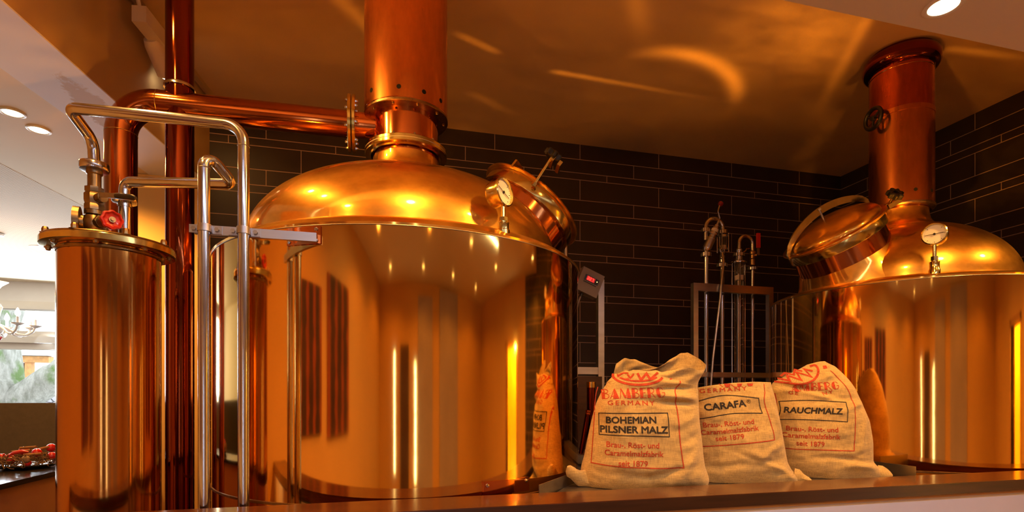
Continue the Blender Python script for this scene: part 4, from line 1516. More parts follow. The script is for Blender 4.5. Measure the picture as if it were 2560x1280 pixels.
plate('tray_side', (0.722, 2.33), (1.06, 2.72), 1.129, 1.129, 0.004, 'dull_steel')
plate('tray_side', (2.888, 2.33), (2.93, 2.65), 1.142, 1.135, 0.004, 'brushed_steel')
MB().box((1.19, 2.95, 1.064), (2.80, 2.955, 1.13)).build('tray_back', 'dull_steel', t, 0)


# ------------------------------------------------------------------ burlap sacks
def smooth_tab(tab, n=240):
    """table [(z, a, b)] -> smooth lookup"""
    tab = sorted(tab)
    zs = np.linspace(tab[0][0], tab[-1][0], n)
    cols = []
    for k in range(1, len(tab[0])):
        v = np.interp(zs, [q[0] for q in tab], [q[k] for q in tab])
        ker = np.hanning(21)
        ker /= ker.sum()
        v = np.convolve(np.pad(v, 10, mode='edge'), ker, mode='valid')
        cols.append(v)
    return zs, cols


class Sack:
    def __init__(s, origin, yaw, sil, depth, top, seed, folds, label):
        s.o = Vector(origin)
        th = math.radians(yaw)
        s.R = Vector((math.cos(th), -math.sin(th), 0))
        s.F = Vector((-math.sin(th), -math.cos(th), 0))
        s.zs, (s.l, s.r) = smooth_tab(sil)
        s.dz, (s.df, s.db) = smooth_tab(depth)
        s.top = top
        s.seed = seed
        s.folds = folds
        s.t = thing('burlap_sack', s.o, label, 'sack', 'printed burlap malt sacks')

    def ztop(s, u):
        return float(np.interp(u, [p[0] for p in s.top], [p[1] for p in s.top]))

    def wid(s, z):
        return float(np.interp(z, s.zs, s.l)), float(np.interp(z, s.zs, s.r))

    def wrinkle(s, x, z):
        q = s.seed
        w = 0.014 * noise.noise((x * 5 + q, z * 6, q)) + 0.009 * noise.noise((x * 9 + q, z * 19, q + 3)) + 0.0035 * noise.noise((x * 30, z * 34 + q, q))
        for (fx, fz, ang, ln, wd, amp) in s.folds:
            dx, dz = x - fx, z - fz
            a = dx * math.cos(ang) + dz * math.sin(ang)
            b = -dx * math.sin(ang) + dz * math.cos(ang)
            b += 0.012 * noise.noise((a * 9 + q, q, 1.3))
            w += 1.35 * amp * math.exp(-(a / ln) ** 2) * math.exp(-(b / wd) ** 2)
        return w

    def depth_at(s, z):
        return float(np.interp(z, s.dz, s.df)), float(np.interp(z, s.dz, s.db))

    def front(s, x, z):
        """forward distance of the front cloth at local (x, z)"""
        L, R = s.wid(z)
        u = x / -L if x < 0 else x / R
        u = max(-1.0, min(1.0, u * (1 if x >= 0 else 1)))
        u = abs(u)
        df, db = s.depth_at(z)
        edge = (1 - u ** 2.4) ** 0.55 if u < 1 else 0.0
        return df * edge + s.wrinkle(x, z) * min(1.0, (1 - u) * 5)

    def pt(s, x, f, z):
        return s.o + s.R * x + s.F * f + Vector((0, 0, z))

    def build(s, rim=None, NU=72, NV=90):
        m = MB()
        rows = []
        us = [math.sin(PI / 2 * (-1 + 2 * i / NU)) for i in range(NU + 1)]
        for j in range(NV + 1):
            v = j / NV
            row = []
            for i, u in enumerate(us):              # front, left to right
                z = v * s.ztop(u)
                L, R = s.wid(z)
                x = -u * L if u < 0 else u * R
                row.append((x, s.front(x, z), z))
            for u in us[-2:0:-1]:                   # back, right to left
                z = v * s.ztop(u)
                L, R = s.wid(z)
                x = -u * L if u < 0 else u * R
                df, db = s.depth_at(z)
                row.append((x, -db * (1 - abs(u) ** 2.4) ** 0.55 - 0.5 * s.wrinkle(x + 3, z) * min(1, (1 - abs(u)) * 5), z))
            rows.append(row)
        if rim:
            last = rows[-1]
            N = len(last)
            rb, rf, yb, yf, steps = rim
            for k in range(1, steps + 1):
                q = k / steps
                row = []
                for i in range(N):
                    x0, f0, z0 = last[i]
                    isf = i <= NU
                    u = us[i] if isf else us[N - i]
                    tb = rf if isf else rb
                    xr_ = float(np.interp(u, [p[0] for p in tb], [p[1] for p in tb]))
                    zr_ = float(np.interp(u, [p[0] for p in tb], [p[2] for p in tb]))
                    e = (1 - abs(u) ** 2.2) ** 0.5
                    fr_ = float(np.interp(u, [p[0] for p in tb], [p[3] for p in tb])) * e
                    bl = q * q * (3 - 2 * q)
                    wv = 0.007 * math.sin(q * PI) * math.sin(u * 17 + (0 if isf else 2)) + 0.010 * q * noise.noise((u * 5, q * 3, 2.0 if isf else 7.0))
                    row.append((x0 + (xr_ - x0) * bl, f0 + (fr_ - f0) * bl + wv, z0 + (zr_ - z0) * q + 0.004 * q * noise.noise((u * 9, 1, 4))))
                rows.append(row)
        V = [[m.bm.verts.new(s.pt(*p)) for p in row] for row in rows]
        N = len(V[0])
        for A_, B_ in zip(V, V[1:]):
            for i in range(N):
                j = (i + 1) % N
                m.bm.faces.new((A_[i], A_[j], B_[j], B_[i]))
        m.bm.faces.new(V[0][::-1])
        if not rim:                                  # close the folded top
            T = V[-1]
            for i in range(NU):
                a, b = i, i + 1
                c, d = (N - b) % N, (N - a) % N
                if a == 0:
                    if b != c:
                        m.bm.faces.new((T[0], T[b], T[c]))
                elif b == NU:
                    m.bm.faces.new((T[a], T[b], T[d]))
                else:
                    m.bm.faces.new((T[a], T[b], T[c], T[d]))
        s.body = m.build('sack_cloth', 'burlap', s.t, 0)
        for f in s.body.data.polygons:
            f.use_smooth = True
        return s.body

    def printed(s, name, mat, bm2, parts=8):
        """lay flat printed shapes (x, z) on the front cloth"""
        for it in range(7):
            es = [e for e in bm2.edges if e.calc_length() > 0.009]
            if not es:
                break
            bmesh.ops.subdivide_edges(bm2, edges=es, cuts=1)
            bmesh.ops.triangulate(bm2, faces=[f for f in bm2.faces if len(f.verts) > 3])
        for v in bm2.verts:
            x, z = v.co.x, v.co.y
            v.co = s.pt(x, s.front(x, z) + 0.0016, z)
        me = bpy.data.meshes.new(name)
        bm2.to_mesh(me)
        bm2.free()
        me.materials.append(MATS[mat])
        o = bpy.data.objects.new(name, me)
        COL.objects.link(o)
        o.parent = s.t
        o.location = -s.t.location
        for f in me.polygons:
            f.use_smooth = True
        return o


def text2(bm2, txt, p0, p1, cap, bold=0.0, shear=0.0, spacing=1.0):
    """baseline from p0 to p1 (x, z), capital height cap; weight comes from slightly shifted copies"""
    if bold:
        d = bold * cap * 1.4
        for (ax, az) in ((-d, 0), (d, 0), (0, -d), (0, d), (-d * .7, d * .7), (d * .7, -d * .7)):
            text2(bm2, txt, (p0[0] + ax, p0[1] + az), (p1[0] + ax, p1[1] + az), cap, 0.0, shear, spacing)
        return
    c = bpy.data.curves.new('txt', 'FONT')
    c.body = txt
    c.size = 1.0
    c.shear = shear
    c.space_character = spacing
    c.resolution_u = 3
    c.fill_mode = 'FRONT'
    o = bpy.data.objects.new('txt', c)
    COL.objects.link(o)
    dg = bpy.context.evaluated_depsgraph_get()
    me = bpy.data.meshes.new_from_object(o.evaluated_get(dg))
    bpy.data.objects.remove(o)
    bpy.data.curves.remove(c)
    xs = [v.co.x for v in me.vertices]
    x0, x1 = min(xs), max(xs)
    dx, dz = p1[0] - p0[0], p1[1] - p0[1]
    L = math.hypot(dx, dz)
    ux, uz = dx / L, dz / L
    sx, sz = L / (x1 - x0), cap / 0.72
    vm = []
    for v in me.vertices:
        a, b = (v.co.x - x0) * sx, v.co.y * sz
        vm.append(bm2.verts.new((p0[0] + ux * a - uz * b, p0[1] + uz * a + ux * b, 0)))
    for p in me.polygons:
        try:
            bm2.faces.new([vm[i] for i in p.vertices])
        except ValueError:
            pass
    bpy.data.meshes.remove(me)


def line2(bm2, pts, w, closed=False):
    P = [Vector((p[0], p[1])) for p in pts]
    n = len(P)
    L, R_ = [], []
    for i in range(n):
        a = P[(i - 1) % n] if (closed or i > 0) else P[i]
        b = P[(i + 1) % n] if (closed or i < n - 1) else P[i]
        d1 = (P[i] - a)
        d2 = (b - P[i])
        d1 = d1.normalized() if d1.length > 1e-9 else d2.normalized()
        d2 = d2.normalized() if d2.length > 1e-9 else d1
        nn = Vector((-(d1 + d2).y, (d1 + d2).x))
        if nn.length < 1e-6:
            nn = Vector((-d1.y, d1.x))
        nn.normalize()
        k = 1 / max(0.5, nn.dot(Vector((-d1.y, d1.x))))
        L.append(bm2.verts.new((*(P[i] + nn * w / 2 * k), 0)))
        R_.append(bm2.verts.new((*(P[i] - nn * w / 2 * k), 0)))
    for i in range(n if closed else n - 1):
        j = (i + 1) % n
        bm2.faces.new((L[i], L[j], R_[j], R_[i]))


def poly2(bm2, pts):
    bm2.faces.new([bm2.verts.new((p[0], p[1], 0)) for p in pts])


def curve_pts(pts, n=8):
    """Catmull-Rom through points"""
    out = []
    P = [Vector((p[0], p[1])) for p in pts]
    P = [P[0] * 2 - P[1]] + P + [P[-1] * 2 - P[-2]]
    for i in range(1, len(P) - 2):
        for k in range(n):
            q = k / n
            a, b, c, d = P[i - 1:i + 3]
            out.append(0.5 * ((2 * b) + (c - a) * q + (2 * a - 5 * b + 4 * c - d) * q * q + (3 * b - a - 3 * c + d) * q ** 3))
    out.append(P[-2])
    return [(p.x, p.y) for p in out]


def deco_word(bm2, p0, p1, cap, skip=0):
    """heavy half-solid display lettering of the town name"""
    def arcp(cx, cy, rx, ry, a0, a1, n=10):
        return [(cx + rx * math.cos(math.radians(a0 + (a1 - a0) * i / n)), cy + ry * math.sin(math.radians(a0 + (a1 - a0) * i / n))) for i in range(n + 1)]
    G = {
        'B': (0.78, [[(0, 0), (0.34, 0), (0.34, 1), (0, 1)]], [arcp(0.34, 0.77, 0.34, 0.21, 90, -90), arcp(0.34, 0.28, 0.41, 0.26, 90, -90)]),
        'A': (0.95, [[(0.28, 0), (0.95, 0), (0.55, 1), (0.48, 1)]], [[(0.50, 0.98), (0.0, 0.02)], [(0.12, 0.26), (0.4, 0.26)]]),
        'M': (1.20, [[(0.10, 1), (0.20, 1), (0.70, 0.05), (0.46, 0.05), (0.30, 0.40)], [(0.84, 1), (1.0, 1), (1.2, 0), (0.72, 0)]], [[(0.14, 1), (0.0, 0.0)], [(0.58, 0.1), (0.88, 0.98)]]),
        'E': (0.72, [[(0, 0), (0.34, 0), (0.34, 1), (0, 1)]], [[(0.34, 0.97), (0.68, 0.97)], [(0.34, 0.52), (0.60, 0.52)], [(0.34, 0.03), (0.70, 0.03)]]),
        'R': (0.85, [[(0, 0), (0.34, 0), (0.34, 1), (0, 1)]], [arcp(0.34, 0.72, 0.40, 0.26, 90, -90), [(0.45, 0.46), (0.84, 0.0)]]),
        'G': (0.95, [arcp(0.42, 0.5, 0.42, 0.5, 80, 280) + [(0.42, 0.2), (0.40, 0.5), (0.42, 0.8)]], [arcp(0.46, 0.5, 0.44, 0.47, 80, 35), arcp(0.46, 0.5, 0.44, 0.47, -80, 0), [(0.60, 0.47), (0.92, 0.47)]]),
    }
    total = sum(G[c][0] for c in 'BAMBERG') + 0.10 * 6
    dx, dz = p1[0] - p0[0], p1[1] - p0[1]
    L = math.hypot(dx, dz)
    ux, uz = dx / L, dz / L
    k = L / total
    x = 0.0
    for i, ch in enumerate('BAMBERG'):
        w, solid, lines = G[ch]
        def T(p):
            a, b = (x + p[0]) * k, p[1] * cap
            return (p0[0] + ux * a - uz * b, p0[1] + uz * a + ux * b)
        if i >= skip:
            for po in solid:
                poly2(bm2, [T(p) for p in po])
            for ln in lines:
                line2(bm2, [T(p) for p in ln], 0.0032)
        x += w + 0.10


# --- left sack
s1 = Sack((1.31, 2.52, 1.072), 20,
          [(0.0, -0.285, 0.340), (0.03, -0.305, 0.352), (0.06, -0.295, 0.345), (0.10, -0.290, 0.330), (0.15, -0.275, 0.322), (0.22, -0.262, 0.316), (0.33, -0.239, 0.303), (0.42, -0.215, 0.299), (0.485, -0.185, 0.297), (0.53, -0.155, 0.290), (0.57, -0.125, 0.285), (0.60, -0.12, 0.285)],
          [(0.0, 0.130, 0.12), (0.03, 0.165, 0.15), (0.10, 0.185, 0.17), (0.22, 0.175, 0.16), (0.36, 0.155, 0.14), (0.44, 0.135, 0.12), (0.50, 0.110, 0.09), (0.56, 0.080, 0.07), (0.60, 0.06, 0.06)],
          [(-1, 0.520), (-0.6, 0.560), (-0.2, 0.572), (0.2, 0.570), (0.5, 0.545), (1, 0.505)], 1.7,
          [(0.20, 0.455, -0.12, 0.14, 0.016, 0.016), (0.16, 0.425, -0.05, 0.16, 0.013, -0.014), (0.10, 0.495, 0.05, 0.16, 0.012, -0.013), (0.18, 0.525, -0.10, 0.12, 0.014, 0.013),
           (0.24, 0.345, 0.3, 0.07, 0.018, 0.010), (0.25, 0.26, 0.5, 0.07, 0.018, -0.010), (-0.16, 0.36, -1.2, 0.10, 0.025, 0.006), (0.22, 0.12, 0.9, 0.10, 0.022, 0.014), (0.12, 0.09, 0.2, 0.16, 0.018, -0.010), (-0.12, 0.085, -0.1, 0.2, 0.02, -0.008), (-0.04, 0.23, 1.4, 0.09, 0.012, 0.004)],
          'burlap malt sack nearest the left kettle, its gathered mouth standing open on top')
RB = [(-1, -0.128, 0.560, 0.00), (-0.80, -0.110, 0.625, -0.05), (-0.62, -0.066, 0.656, -0.06), (-0.40, -0.01, 0.648, -0.05), (-0.12, 0.075, 0.610, -0.02), (0.02, 0.105, 0.604, 0.00), (0.25, 0.165, 0.645, -0.06), (0.48, 0.225, 0.680, -0.09), (0.65, 0.262, 0.685, -0.09), (0.85, 0.310, 0.650, -0.06), (1, 0.338, 0.615, 0.0)]
RF = [(-1, -0.128, 0.570, 0.00), (-0.6, -0.07, 0.588, 0.035), (-0.3, -0.01, 0.590, 0.035), (0.0, 0.075, 0.588, 0.03), (0.2, 0.115, 0.578, 0.05), (0.45, 0.185, 0.598, 0.09), (0.6, 0.22, 0.602, 0.10), (0.8, 0.285, 0.585, 0.10), (0.92, 0.322, 0.592, 0.08), (1, 0.338, 0.615, 0.0)]
s1.build((RB, RF, None, None, 14))
b2 = bmesh.new()
deco_word(b2, (-0.188, 0.443), (0.113, 0.451), 0.050)
text2(b2, 'GERMANY', (-0.163, 0.414), (0.062, 0.413), 0.023, 0.014, 0, 1.35)
text2(b2, 'Brau-, R\u00f6st- und', (-0.171, 0.210), (0.076, 0.207), 0.027, 0.014)
text2(b2, 'Caramelmalzfabrik', (-0.180, 0.171), (0.096, 0.166), 0.027, 0.014)
text2(b2, 'seit 1879', (-0.117, 0.122), (0.021, 0.120), 0.027, 0.014)
line2(b2, curve_pts([(-0.205, 0.505), (-0.216, 0.46), (-0.226, 0.35), (-0.236, 0.22), (-0.244, 0.126)]), 0.0042)
line2(b2, curve_pts([(-0.246, 0.126), (-0.09, 0.117), (0.07, 0.112), (0.197, 0.113)]), 0.0050)
line2(b2, curve_pts([(0.195, 0.112), (0.180, 0.230), (0.172, 0.36), (0.163, 0.465), (0.172, 0.495), (0.190, 0.52), (0.192, 0.54)]), 0.0055)


def logo_ring(bm2, cx, cz, rx, rz, a0, a1, w):
    n = 26
    line2(bm2, [(cx + rx * math.cos(math.radians(a0 + (a1 - a0) * i / n)), cz + rz * math.sin(math.radians(a0 + (a1 - a0) * i / n))) for i in range(n + 1)], w)


logo_ring(b2, -0.010, 0.563, 0.120, 0.050, 168, 345, 0.0115)
logo_ring(b2, -0.010, 0.566, 0.098, 0.034, 175, 335, 0.0085)
logo_ring(b2, -0.072, 0.558, 0.030, 0.016, 60, 300, 0.0075)
line2(b2, [(-0.062, 0.566), (-0.050, 0.548), (-0.032, 0.568)], 0.0085)
line2(b2, [(-0.014, 0.572), (0.000, 0.538), (0.030, 0.570), (0.046, 0.540), (0.086, 0.575)], 0.0115)
poly2(b2, [(0.150, 0.560), (0.178, 0.566), (0.168, 0.545), (0.140, 0.538)])
pr = s1.printed('red_print', 'print_red', b2)
b2 = bmesh.new()
line2(b2, [(-0.205, 0.373), (-0.04, 0.374), (0.121, 0.376), (0.124, 0.32), (0.127, 0.262), (-0.04, 0.266), (-0.205, 0.268), (-0.205, 0.32)], 0.0042, True)
text2(b2, 'BOHEMIAN', (-0.171, 0.325), (0.064, 0.327), 0.032, 0.035)
text2(b2, 'PILSNER MALZ', (-0.199, 0.280), (0.119, 0.279), 0.033, 0.035)
s1.printed('black_print', 'print_black', b2)
# dog ear of cloth at the lower left corner
m = MB()
pp = [s1.pt(-0.25, 0.03, 0.035), s1.pt(-0.30, 0.06, 0.045), s1.pt(-0.335, 0.085, 0.075), s1.pt(-0.350, 0.095, 0.105)]
pp = [p for i in range(3) for p in (pp[i], pp[i].lerp(pp[i + 1], .5))] + [pp[3]]
m.tube(pp, [0.048, 0.045, 0.040, 0.034, 0.028, 0.022, 0.008], 16)
for v in m.bm.verts:
    v.co += Vector((noise.noise(v.co * 22), noise.noise(v.co * 22 + Vector((5, 0, 0))), noise.noise(v.co * 22 + Vector((0, 7, 0))))) * 0.014
m.build('corner_ear', 'burlap', s1.t)

# --- middle sack
s2 = Sack((1.93, 2.56, 1.072), 24,
          [(0.0, -0.29, 0.318), (0.03, -0.305, 0.305), (0.06, -0.30, 0.270), (0.104, -0.29, 0.247), (0.214, -0.275, 0.229), (0.324, -0.262, 0.211), (0.433, -0.250, 0.191), (0.488, -0.240, 0.177), (0.53, -0.225, 0.166)],
          [(0.0, 0.14, 0.10), (0.04, 0.175, 0.14), (0.12, 0.19, 0.15), (0.25, 0.175, 0.14), (0.38, 0.15, 0.11), (0.47, 0.125, 0.07), (0.53, 0.105, 0.02)],
          [(-1, 0.500), (-0.6, 0.517), (-0.2, 0.528), (0.3, 0.533), (1, 0.531)], 5.2,
          [(0.17, 0.36, 1.9, 0.12, 0.020, 0.012), (0.13, 0.17, 0.5, 0.12, 0.02, 0.010), (0.16, 0.09, -0.5, 0.12, 0.018, 0.014), (0.10, 0.12, -0.3, 0.14, 0.014, -0.010), (-0.05, 0.10, 0.1, 0.2, 0.02, -0.010), (0.14, 0.45, -1.3, 0.10, 0.016, -0.008)],
          'middle burlap malt sack, folded flat across the top, between the other two')
s2.build()
b2 = bmesh.new()
text2(b2, 'GERMANY', (-0.212, 0.474), (0.016, 0.489), 0.022, 0.014, 0, 1.35)
for i, (x0, x1) in enumerate(((-0.095, -0.062), (-0.030, -0.005), (0.018, 0.052))):
    z0 = 0.503 + 0.003 * i
    poly2(b2, [(x0 + 0.008 * (i != 1), z0), (x1 - 0.006, z0 + 0.002), (x1, 0.524), (x0, 0.524)])
line2(b2, curve_pts([(-0.118, 0.523), (-0.10, 0.507)]), 0.0034)
line2(b2, curve_pts([(-0.06, 0.52), (-0.045, 0.507), (-0.03, 0.505)]), 0.0034)
text2(b2, 'Brau-, R\u00f6st- und', (-0.202, 0.291), (0.042, 0.315), 0.026, 0.014)
text2(b2, 'Caramelmalzfabrik', (-0.212, 0.251), (0.063, 0.282), 0.026, 0.014)
text2(b2, 'seit 1879', (-0.146, 0.222), (-0.011, 0.238), 0.026, 0.014)
line2(b2, curve_pts([(0.112, 0.521), (0.110, 0.48), (0.102, 0.432), (0.122, 0.352), (0.140, 0.275), (0.146, 0.232)]), 0.0048)
line2(b2, curve_pts([(0.148, 0.232), (0.06, 0.222), (-0.03, 0.211), (-0.235, 0.187)]), 0.0050)
s2.printed('red_print', 'print_red', b2)
b2 = bmesh.new()
line2(b2, curve_pts([(-0.225, 0.428), (-0.16, 0.450), (-0.074, 0.462), (0.071, 0.447)]), 0.0042)
line2(b2, [(0.071, 0.449), (0.076, 0.41), (0.088, 0.368)], 0.0042)
line2(b2, curve_pts([(0.089, 0.369), (0.0, 0.369), (-0.09, 0.363), (-0.23, 0.332)]), 0.0042)
text2(b2, 'CARAFA', (-0.192, 0.380), (0.008, 0.405), 0.035, 0.035)
text2(b2, '\u00ae', (0.012, 0.419), (0.032, 0.421), 0.020, 0.0)
s2.printed('black_print', 'print_black', b2)
m = MB()
pp = [s2.pt(0.27, 0.04, 0.03), s2.pt(0.315, 0.06, 0.022), s2.pt(0.345, 0.07, 0.014)]
pp = [pp[0], pp[0].lerp(pp[1], .5), pp[1], pp[1].lerp(pp[2], .5), pp[2]]
m.tube(pp, [0.040, 0.036, 0.028, 0.020, 0.010], 16)
for v in m.bm.verts:
    v.co += Vector((noise.noise(v.co * 22), noise.noise(v.co * 22 + Vector((5, 0, 0))), noise.noise(v.co * 22 + Vector((0, 7, 0))))) * 0.014
m.build('corner_ear', 'burlap', s2.t)

# --- right sack
s3 = Sack((2.49, 2.60, 1.072), 28,
          [(0.0, -0.215, 0.322), (0.02, -0.215, 0.338), (0.05, -0.215, 0.318), (0.084, -0.215, 0.283), (0.201, -0.220, 0.282), (0.316, -0.230, 0.266), (0.431, -0.245, 0.222), (0.502, -0.252, 0.193), (0.548, -0.232, 0.165), (0.595, -0.180, 0.124), (0.635, -0.130, 0.085), (0.66, -0.09, 0.05)],
          [(0.0, 0.14, 0.10), (0.04, 0.175, 0.14), (0.12, 0.19, 0.15), (0.28, 0.175, 0.14), (0.42, 0.15, 0.12), (0.52, 0.125, 0.09), (0.60, 0.090, 0.05), (0.66, 0.05, 0.02)],
          [(-1, 0.535), (-0.75, 0.590), (-0.4, 0.642), (0, 0.655), (0.5, 0.657), (1, 0.625)], 9.4,
          [(-0.13, 0.497, -0.16, 0.13, 0.014, -0.022), (-0.05, 0.465, -0.25, 0.14, 0.016, 0.016), (-0.08, 0.535, 0.35, 0.15, 0.022, 0.014), (-0.16, 0.575, 0.75, 0.12, 0.016, -0.016), (0.08, 0.435, 0.10, 0.12, 0.016, -0.010), (0.17, 0.40, 0.4, 0.10, 0.016, 0.010),
           (0.20, 0.25, 1.4, 0.12, 0.02, 0.008), (0.12, 0.105, -0.1, 0.16, 0.014, -0.012), (0.20, 0.07, 0.0, 0.14, 0.02, 0.020), (0.02, 0.12, 0.1, 0.2, 0.016, -0.007)],
          'burlap malt sack nearest the right kettle, rounded folded top with a diagonal zigzag emblem')
s3.build()
b2 = bmesh.new()
text2(b2, 'Brau-, R\u00f6st- und', (-0.188, 0.263), (0.054, 0.260), 0.027, 0.014)
text2(b2, 'Caramelmalzfabrik', (-0.206, 0.225), (0.066, 0.221), 0.027, 0.014)
text2(b2, 'seit 1879', (-0.147, 0.183), (-0.015, 0.180), 0.027, 0.014)
line2(b2, curve_pts([(0.045, 0.602), (0.070, 0.575), (0.108, 0.525), (0.138, 0.465), (0.150, 0.394), (0.145, 0.28), (0.137, 0.159)]), 0.0045)
line2(b2, curve_pts([(0.138, 0.159), (-0.028, 0.162), (-0.200, 0.160)]), 0.0048)
line2(b2, curve_pts([(-0.236, 0.475), (-0.230, 0.44), (-0.226, 0.40)]), 0.0040)
text2(b2, 'GE', (-0.178, 0.470), (-0.130, 0.464), 0.020, 0.014, 0, 1.3)
text2(b2, 'NY', (-0.005, 0.461), (0.048, 0.474), 0.020, 0.014, 0, 1.3)
deco_word(b2, (-0.195, 0.480), (0.082, 0.496), 0.044, 1)
# emblem: half shield outline with a zigzag inside
sh = [(-0.232, 0.543), (-0.175, 0.533), (-0.115, 0.524), (-0.060, 0.542), (-0.026, 0.575), (-0.018, 0.615), (-0.030, 0.634), (-0.055, 0.628)]
line2(b2, curve_pts(sh), 0.0115)
line2(b2, [(-0.215, 0.562), (-0.165, 0.546), (-0.170, 0.578), (-0.110, 0.548), (-0.124, 0.596), (-0.056, 0.566), (-0.085, 0.612), (-0.046, 0.600)], 0.0115)
line2(b2, [(-0.198, 0.574), (-0.176, 0.594), (-0.138, 0.580), (-0.128, 0.612), (-0.096, 0.600)], 0.0085)
poly2(b2, [(0.012, 0.630), (0.030, 0.632), (0.032, 0.614), (0.010, 0.612)])
s3.printed('red_print', 'print_red', b2)
b2 = bmesh.new()
line2(b2, curve_pts([(-0.219, 0.427), (-0.13, 0.433), (-0.048, 0.433), (0.107, 0.424)], 6), 0.0042)
line2(b2, curve_pts([(0.107, 0.426), (0.107, 0.37), (0.104, 0.316)], 4), 0.0042)
line2(b2, curve_pts([(0.105, 0.317), (-0.048, 0.325), (-0.14, 0.326), (-0.222, 0.322)], 6), 0.0042)
line2(b2, curve_pts([(-0.222, 0.321), (-0.212, 0.38), (-0.219, 0.429)], 4), 0.0042)
text2(b2, 'RAUCHMALZ', (-0.198, 0.364), (0.082, 0.358), 0.033, 0.035, 0.12)
s3.printed('black_print', 'print_black', b2)
m = MB()
pp = [s3.pt(0.29, 0.03, 0.028), s3.pt(0.335, 0.05, 0.020), s3.pt(0.36, 0.06, 0.012)]
pp = [pp[0], pp[0].lerp(pp[1], .5), pp[1], pp[1].lerp(pp[2], .5), pp[2]]
m.tube(pp, [0.042, 0.037, 0.028, 0.020, 0.008], 16)
for v in m.bm.verts:
    v.co += Vector((noise.noise(v.co * 22), noise.noise(v.co * 22 + Vector((5, 0, 0))), noise.noise(v.co * 22 + Vector((0, 7, 0))))) * 0.014
m.build('corner_ear', 'burlap', s3.t)

# ------------------------------------------------------------------ wreath on the side counter
random.seed(4)
WC = Vector((-2.02, 3.86, CT))
t = thing('christmas_wreath', WC, 'twig wreath with red baubles on dark glass dish, on the side counter', 'decoration')
MB().lathe([(0.0, 0.001), (0.10, 0.001), (0.15, 0.012), (0.165, 0.022), (0.160, 0.026), (0.10, 0.012), (0.0, 0.010)], WC, seg=40).build('dish', 'glass_dark', t)
m = MB()
for k in range(150):
    a = random.uniform(0, 2 * PI)
    R_ = 0.13 + random.uniform(-0.045, 0.045)
    h = 0.045 + random.uniform(-0.025, 0.03)
    L = random.uniform(0.4, 1.0)
    tw = random.uniform(-0.05, 0.05)
    pts = []
    for i in range(7):
        q = i / 6 - 0.5
        rr = R_ + tw * q + 0.012 * noise.noise((k, q * 4, 0))
        pts.append(WC + Vector((rr * math.cos(a + L * q), rr * math.sin(a + L * q), max(0.016, h + 0.05 * q * random.uniform(-1, 1)))))
    m.tube(pts, random.uniform(0.0012, 0.0032), 5)
for k in range(26):
    a = random.uniform(0, 2 * PI)
    p = WC + Vector((0.15 * math.cos(a), 0.15 * math.sin(a), 0.03))
    d = Vector((math.cos(a), math.sin(a), random.uniform(-0.2, 0.8))) * random.uniform(0.03, 0.08)
    m.tube([p, p + d * 0.5 + Vector((0, 0, 0.01)), p + d], 0.0012, 4)
m.build('twig_ring', 'twig', t)
cr = Vector((0.969, -0.247, 0))
cf = Vector((-0.247, -0.969, 0))


def wp(r, f, h):
    return WC + cr * r + cf * f + Vector((0, 0, h))


for (r, f, h, q) in ((-0.105, 0.05, 0.062, 0.027), (-0.075, -0.06, 0.095, 0.026), (0.015, 0.12, 0.058, 0.022), (0.085, 0.03, 0.092, 0.026), (0.085, -0.07, 0.112, 0.026), (0.15, 0.0, 0.07, 0.024), (0.10, 0.11, 0.04, 0.020)):
    MB().sphere(wp(r, f, h), q, 20).build('red_bauble', 'bauble_red', t)
for k in range(16):
    MB().sphere(wp(-0.07 + random.uniform(-0.06, 0.07), 0.08 + random.uniform(-0.03, 0.03), 0.075 + random.uniform(-0.012, 0.015)), 0.007, 10).build('red_berry', 'bauble_red', t)
m = MB()
for (r0, f0, h0, r1, f1, h1) in ((-0.06, -0.02, 0.115, 0.03, -0.03, 0.122), (-0.06, 0.03, 0.098, 0.03, 0.01, 0.105), (0.02, -0.01, 0.10, 0.09, -0.05, 0.12), (0.06, 0.09, 0.085, 0.14, 0.06, 0.09)):
    MB().cyl(wp(r0, f0, h0), wp(r1, f1, h1), 0.008, seg=10).build('cinnamon_stick', 'cinnamon', t)
m = MB()
m.tube([wp(-0.01, 0.11, 0.082), wp(0.02, 0.11, 0.098), wp(0.06, 0.10, 0.108), (wp(0.09, 0.09, 0.104))], [0.006, 0.010, 0.010, 0.004], 10)
m.build('red_chili', 'red_paint', t)
m = MB()
m.sphere(wp(0.10, 0.12, 0.062), 0.024, 16, 0.8, cf)
m.build('pine_cone', 'pine_cone', t)

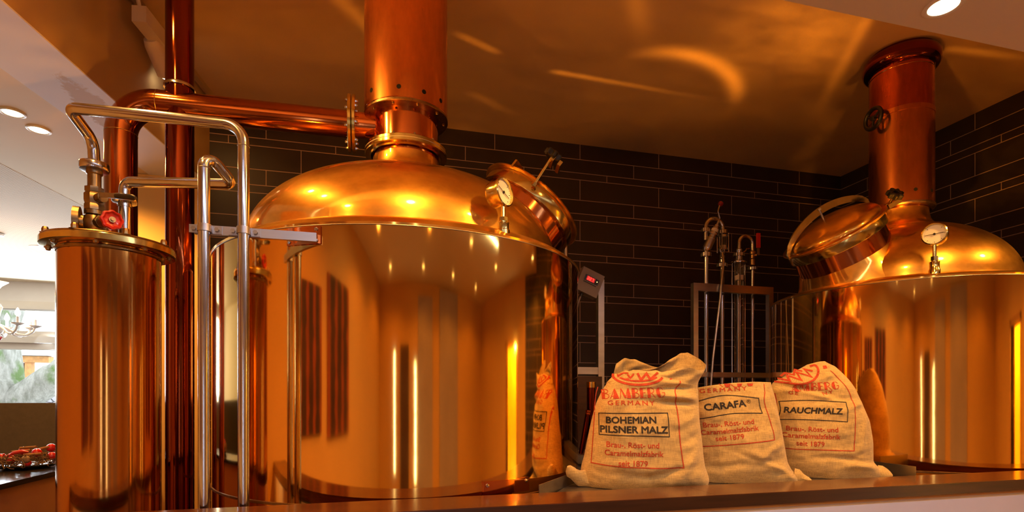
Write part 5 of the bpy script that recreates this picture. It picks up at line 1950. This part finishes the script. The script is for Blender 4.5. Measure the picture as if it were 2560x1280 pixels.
# ------------------------------------------------------------------ chandelier in the dining room
HC = Vector((-4.06, 7.22, 2.30))
t = thing('chandelier', HC, 'white glass chandelier with lit candle bulbs in front of the dining room window', 'chandelier')
m = MB()
m.lathe([(0.0, -0.10), (0.02, -0.09), (0.05, -0.06), (0.06, -0.02), (0.03, 0.02), (0.02, 0.10), (0.035, 0.16), (0.05, 0.22), (0.02, 0.27), (0.012, 0.40), (0.04, 0.45), (0.10, 0.50), (0.03, 0.51), (0.012, 0.56), (0.012, 0.80)], HC, seg=24)
m.build('stem', 'porcelain', t)
MB().lathe([(0.01, 0.80), (0.01, 1.0), (0.06, 1.01), (0.07, 1.028)], HC, seg=20).build('ceiling_rose', 'porcelain', t)
MB().lathe([(0.02, -0.16), (0.045, -0.13), (0.045, -0.11), (0.02, -0.10)], HC, seg=16).build('red_drop', 'bauble_red', t)
for k in range(8):
    a = 2 * PI * k / 8 + 0.25
    d = Vector((math.cos(a), math.sin(a), 0))
    pts = curve3 = [HC + d * r + Vector((0, 0, z)) for r, z in ((0.03, 0.02), (0.10, -0.02), (0.17, -0.075), (0.25, -0.085), (0.31, -0.04), (0.33, 0.02))]
    arm = MB().tube(fillet(pts, 0.05, 4), 0.012, 10)
    arm.lathe([(0.01, 0.0), (0.055, 0.02), (0.06, 0.03), (0.02, 0.022)], HC + d * 0.33 + Vector((0, 0, 0.0)), seg=16)
    arm = arm.build('arm', 'porcelain', t)
    q = HC + d * 0.33
    MB().lathe([(0.013, 0.02), (0.013, 0.10)], q, seg=12).build('candle_tube', 'porcelain', arm)
    MB().lathe([(0.010, 0.10), (0.024, 0.125), (0.024, 0.145), (0.012, 0.18), (0.0, 0.20)], q, seg=12).build('bulb', 'bulb_glow', arm)
lamp('chandelier_glow', 'POINT', HC + Vector((0, 0, 0.25)), 25, (1.0, 0.6, 0.3), shadow_soft_size=0.2)

# ------------------------------------------------------------------ outside the window
struct('floor_yard', MB().box((-30, WY + 0.25, -0.3), (10, 40, -0.2)), 'snow_ground')
t = thing('garden_tree', (-6.95, 12.5, -0.2), 'mossy old tree with forked trunk outside the dining room window', 'tree')
base = Vector((-7.25, 12.6, -0.2))
m = MB()
pts = [base, base + Vector((0.02, 0, 1.2)), base + Vector((0.05, 0, 2.0)), base + Vector((0.0, 0, 2.9)), base + Vector((0.10, 0, 3.6)), base + Vector((0.10, 0, 5.0))]
P_ = fillet(pts, 0.6, 5)
rr = [0.62 - 0.22 * i / (len(P_) - 1) for i in range(len(P_))]
m.tube(P_, rr, 28)
br = fillet([base + Vector((0.15, 0, 1.15)), base + Vector((0.75, -0.1, 1.75)), base + Vector((1.25, -0.1, 2.15)), base + Vector((1.9, -0.1, 2.9)), base + Vector((2.6, -0.1, 4.2))], 0.5, 5)
m.tube(br, [0.34 - 0.16 * i / (len(br) - 1) for i in range(len(br))], 20)
for v in m.bm.verts:
    v.co += Vector((noise.noise(v.co * 2.0), noise.noise(v.co * 2.0 + Vector((9, 0, 0))), 0)) * 0.07
m.build('trunk', 'bark', t)
t = thing('gabion_wall', (-6.5, 15.2, -0.2), 'wire cage wall of grey stones outside behind the tree', 'wall')
MB().box((-7.6, 15.0, -0.2), (-3.5, 15.5, 2.06)).build('stone_cage', 'gabion_stone', t, 0)
t = thing('garden_shed', (-8.2, 15.4, -0.2), 'orange timber shed corner outside behind the tree', 'shed')
MB().box((-7.74, 14.7, -0.2), (-7.62, 14.85, 2.30)).build('post', 'shed_wood', t, 0)
MB().box((-10.5, 14.65, 2.30), (-7.25, 14.85, 2.44)).build('beam', 'shed_wood', t, 0)
MB().box((-10.6, 14.5, 2.45), (-7.2, 14.9, 2.52)).build('roof', 'snow_ground', t, 0)
MB().box((-10.3, 14.9, -0.2), (-7.74, 14.95, 2.3)).build('door_panel', 'dark_brown', t, 0)
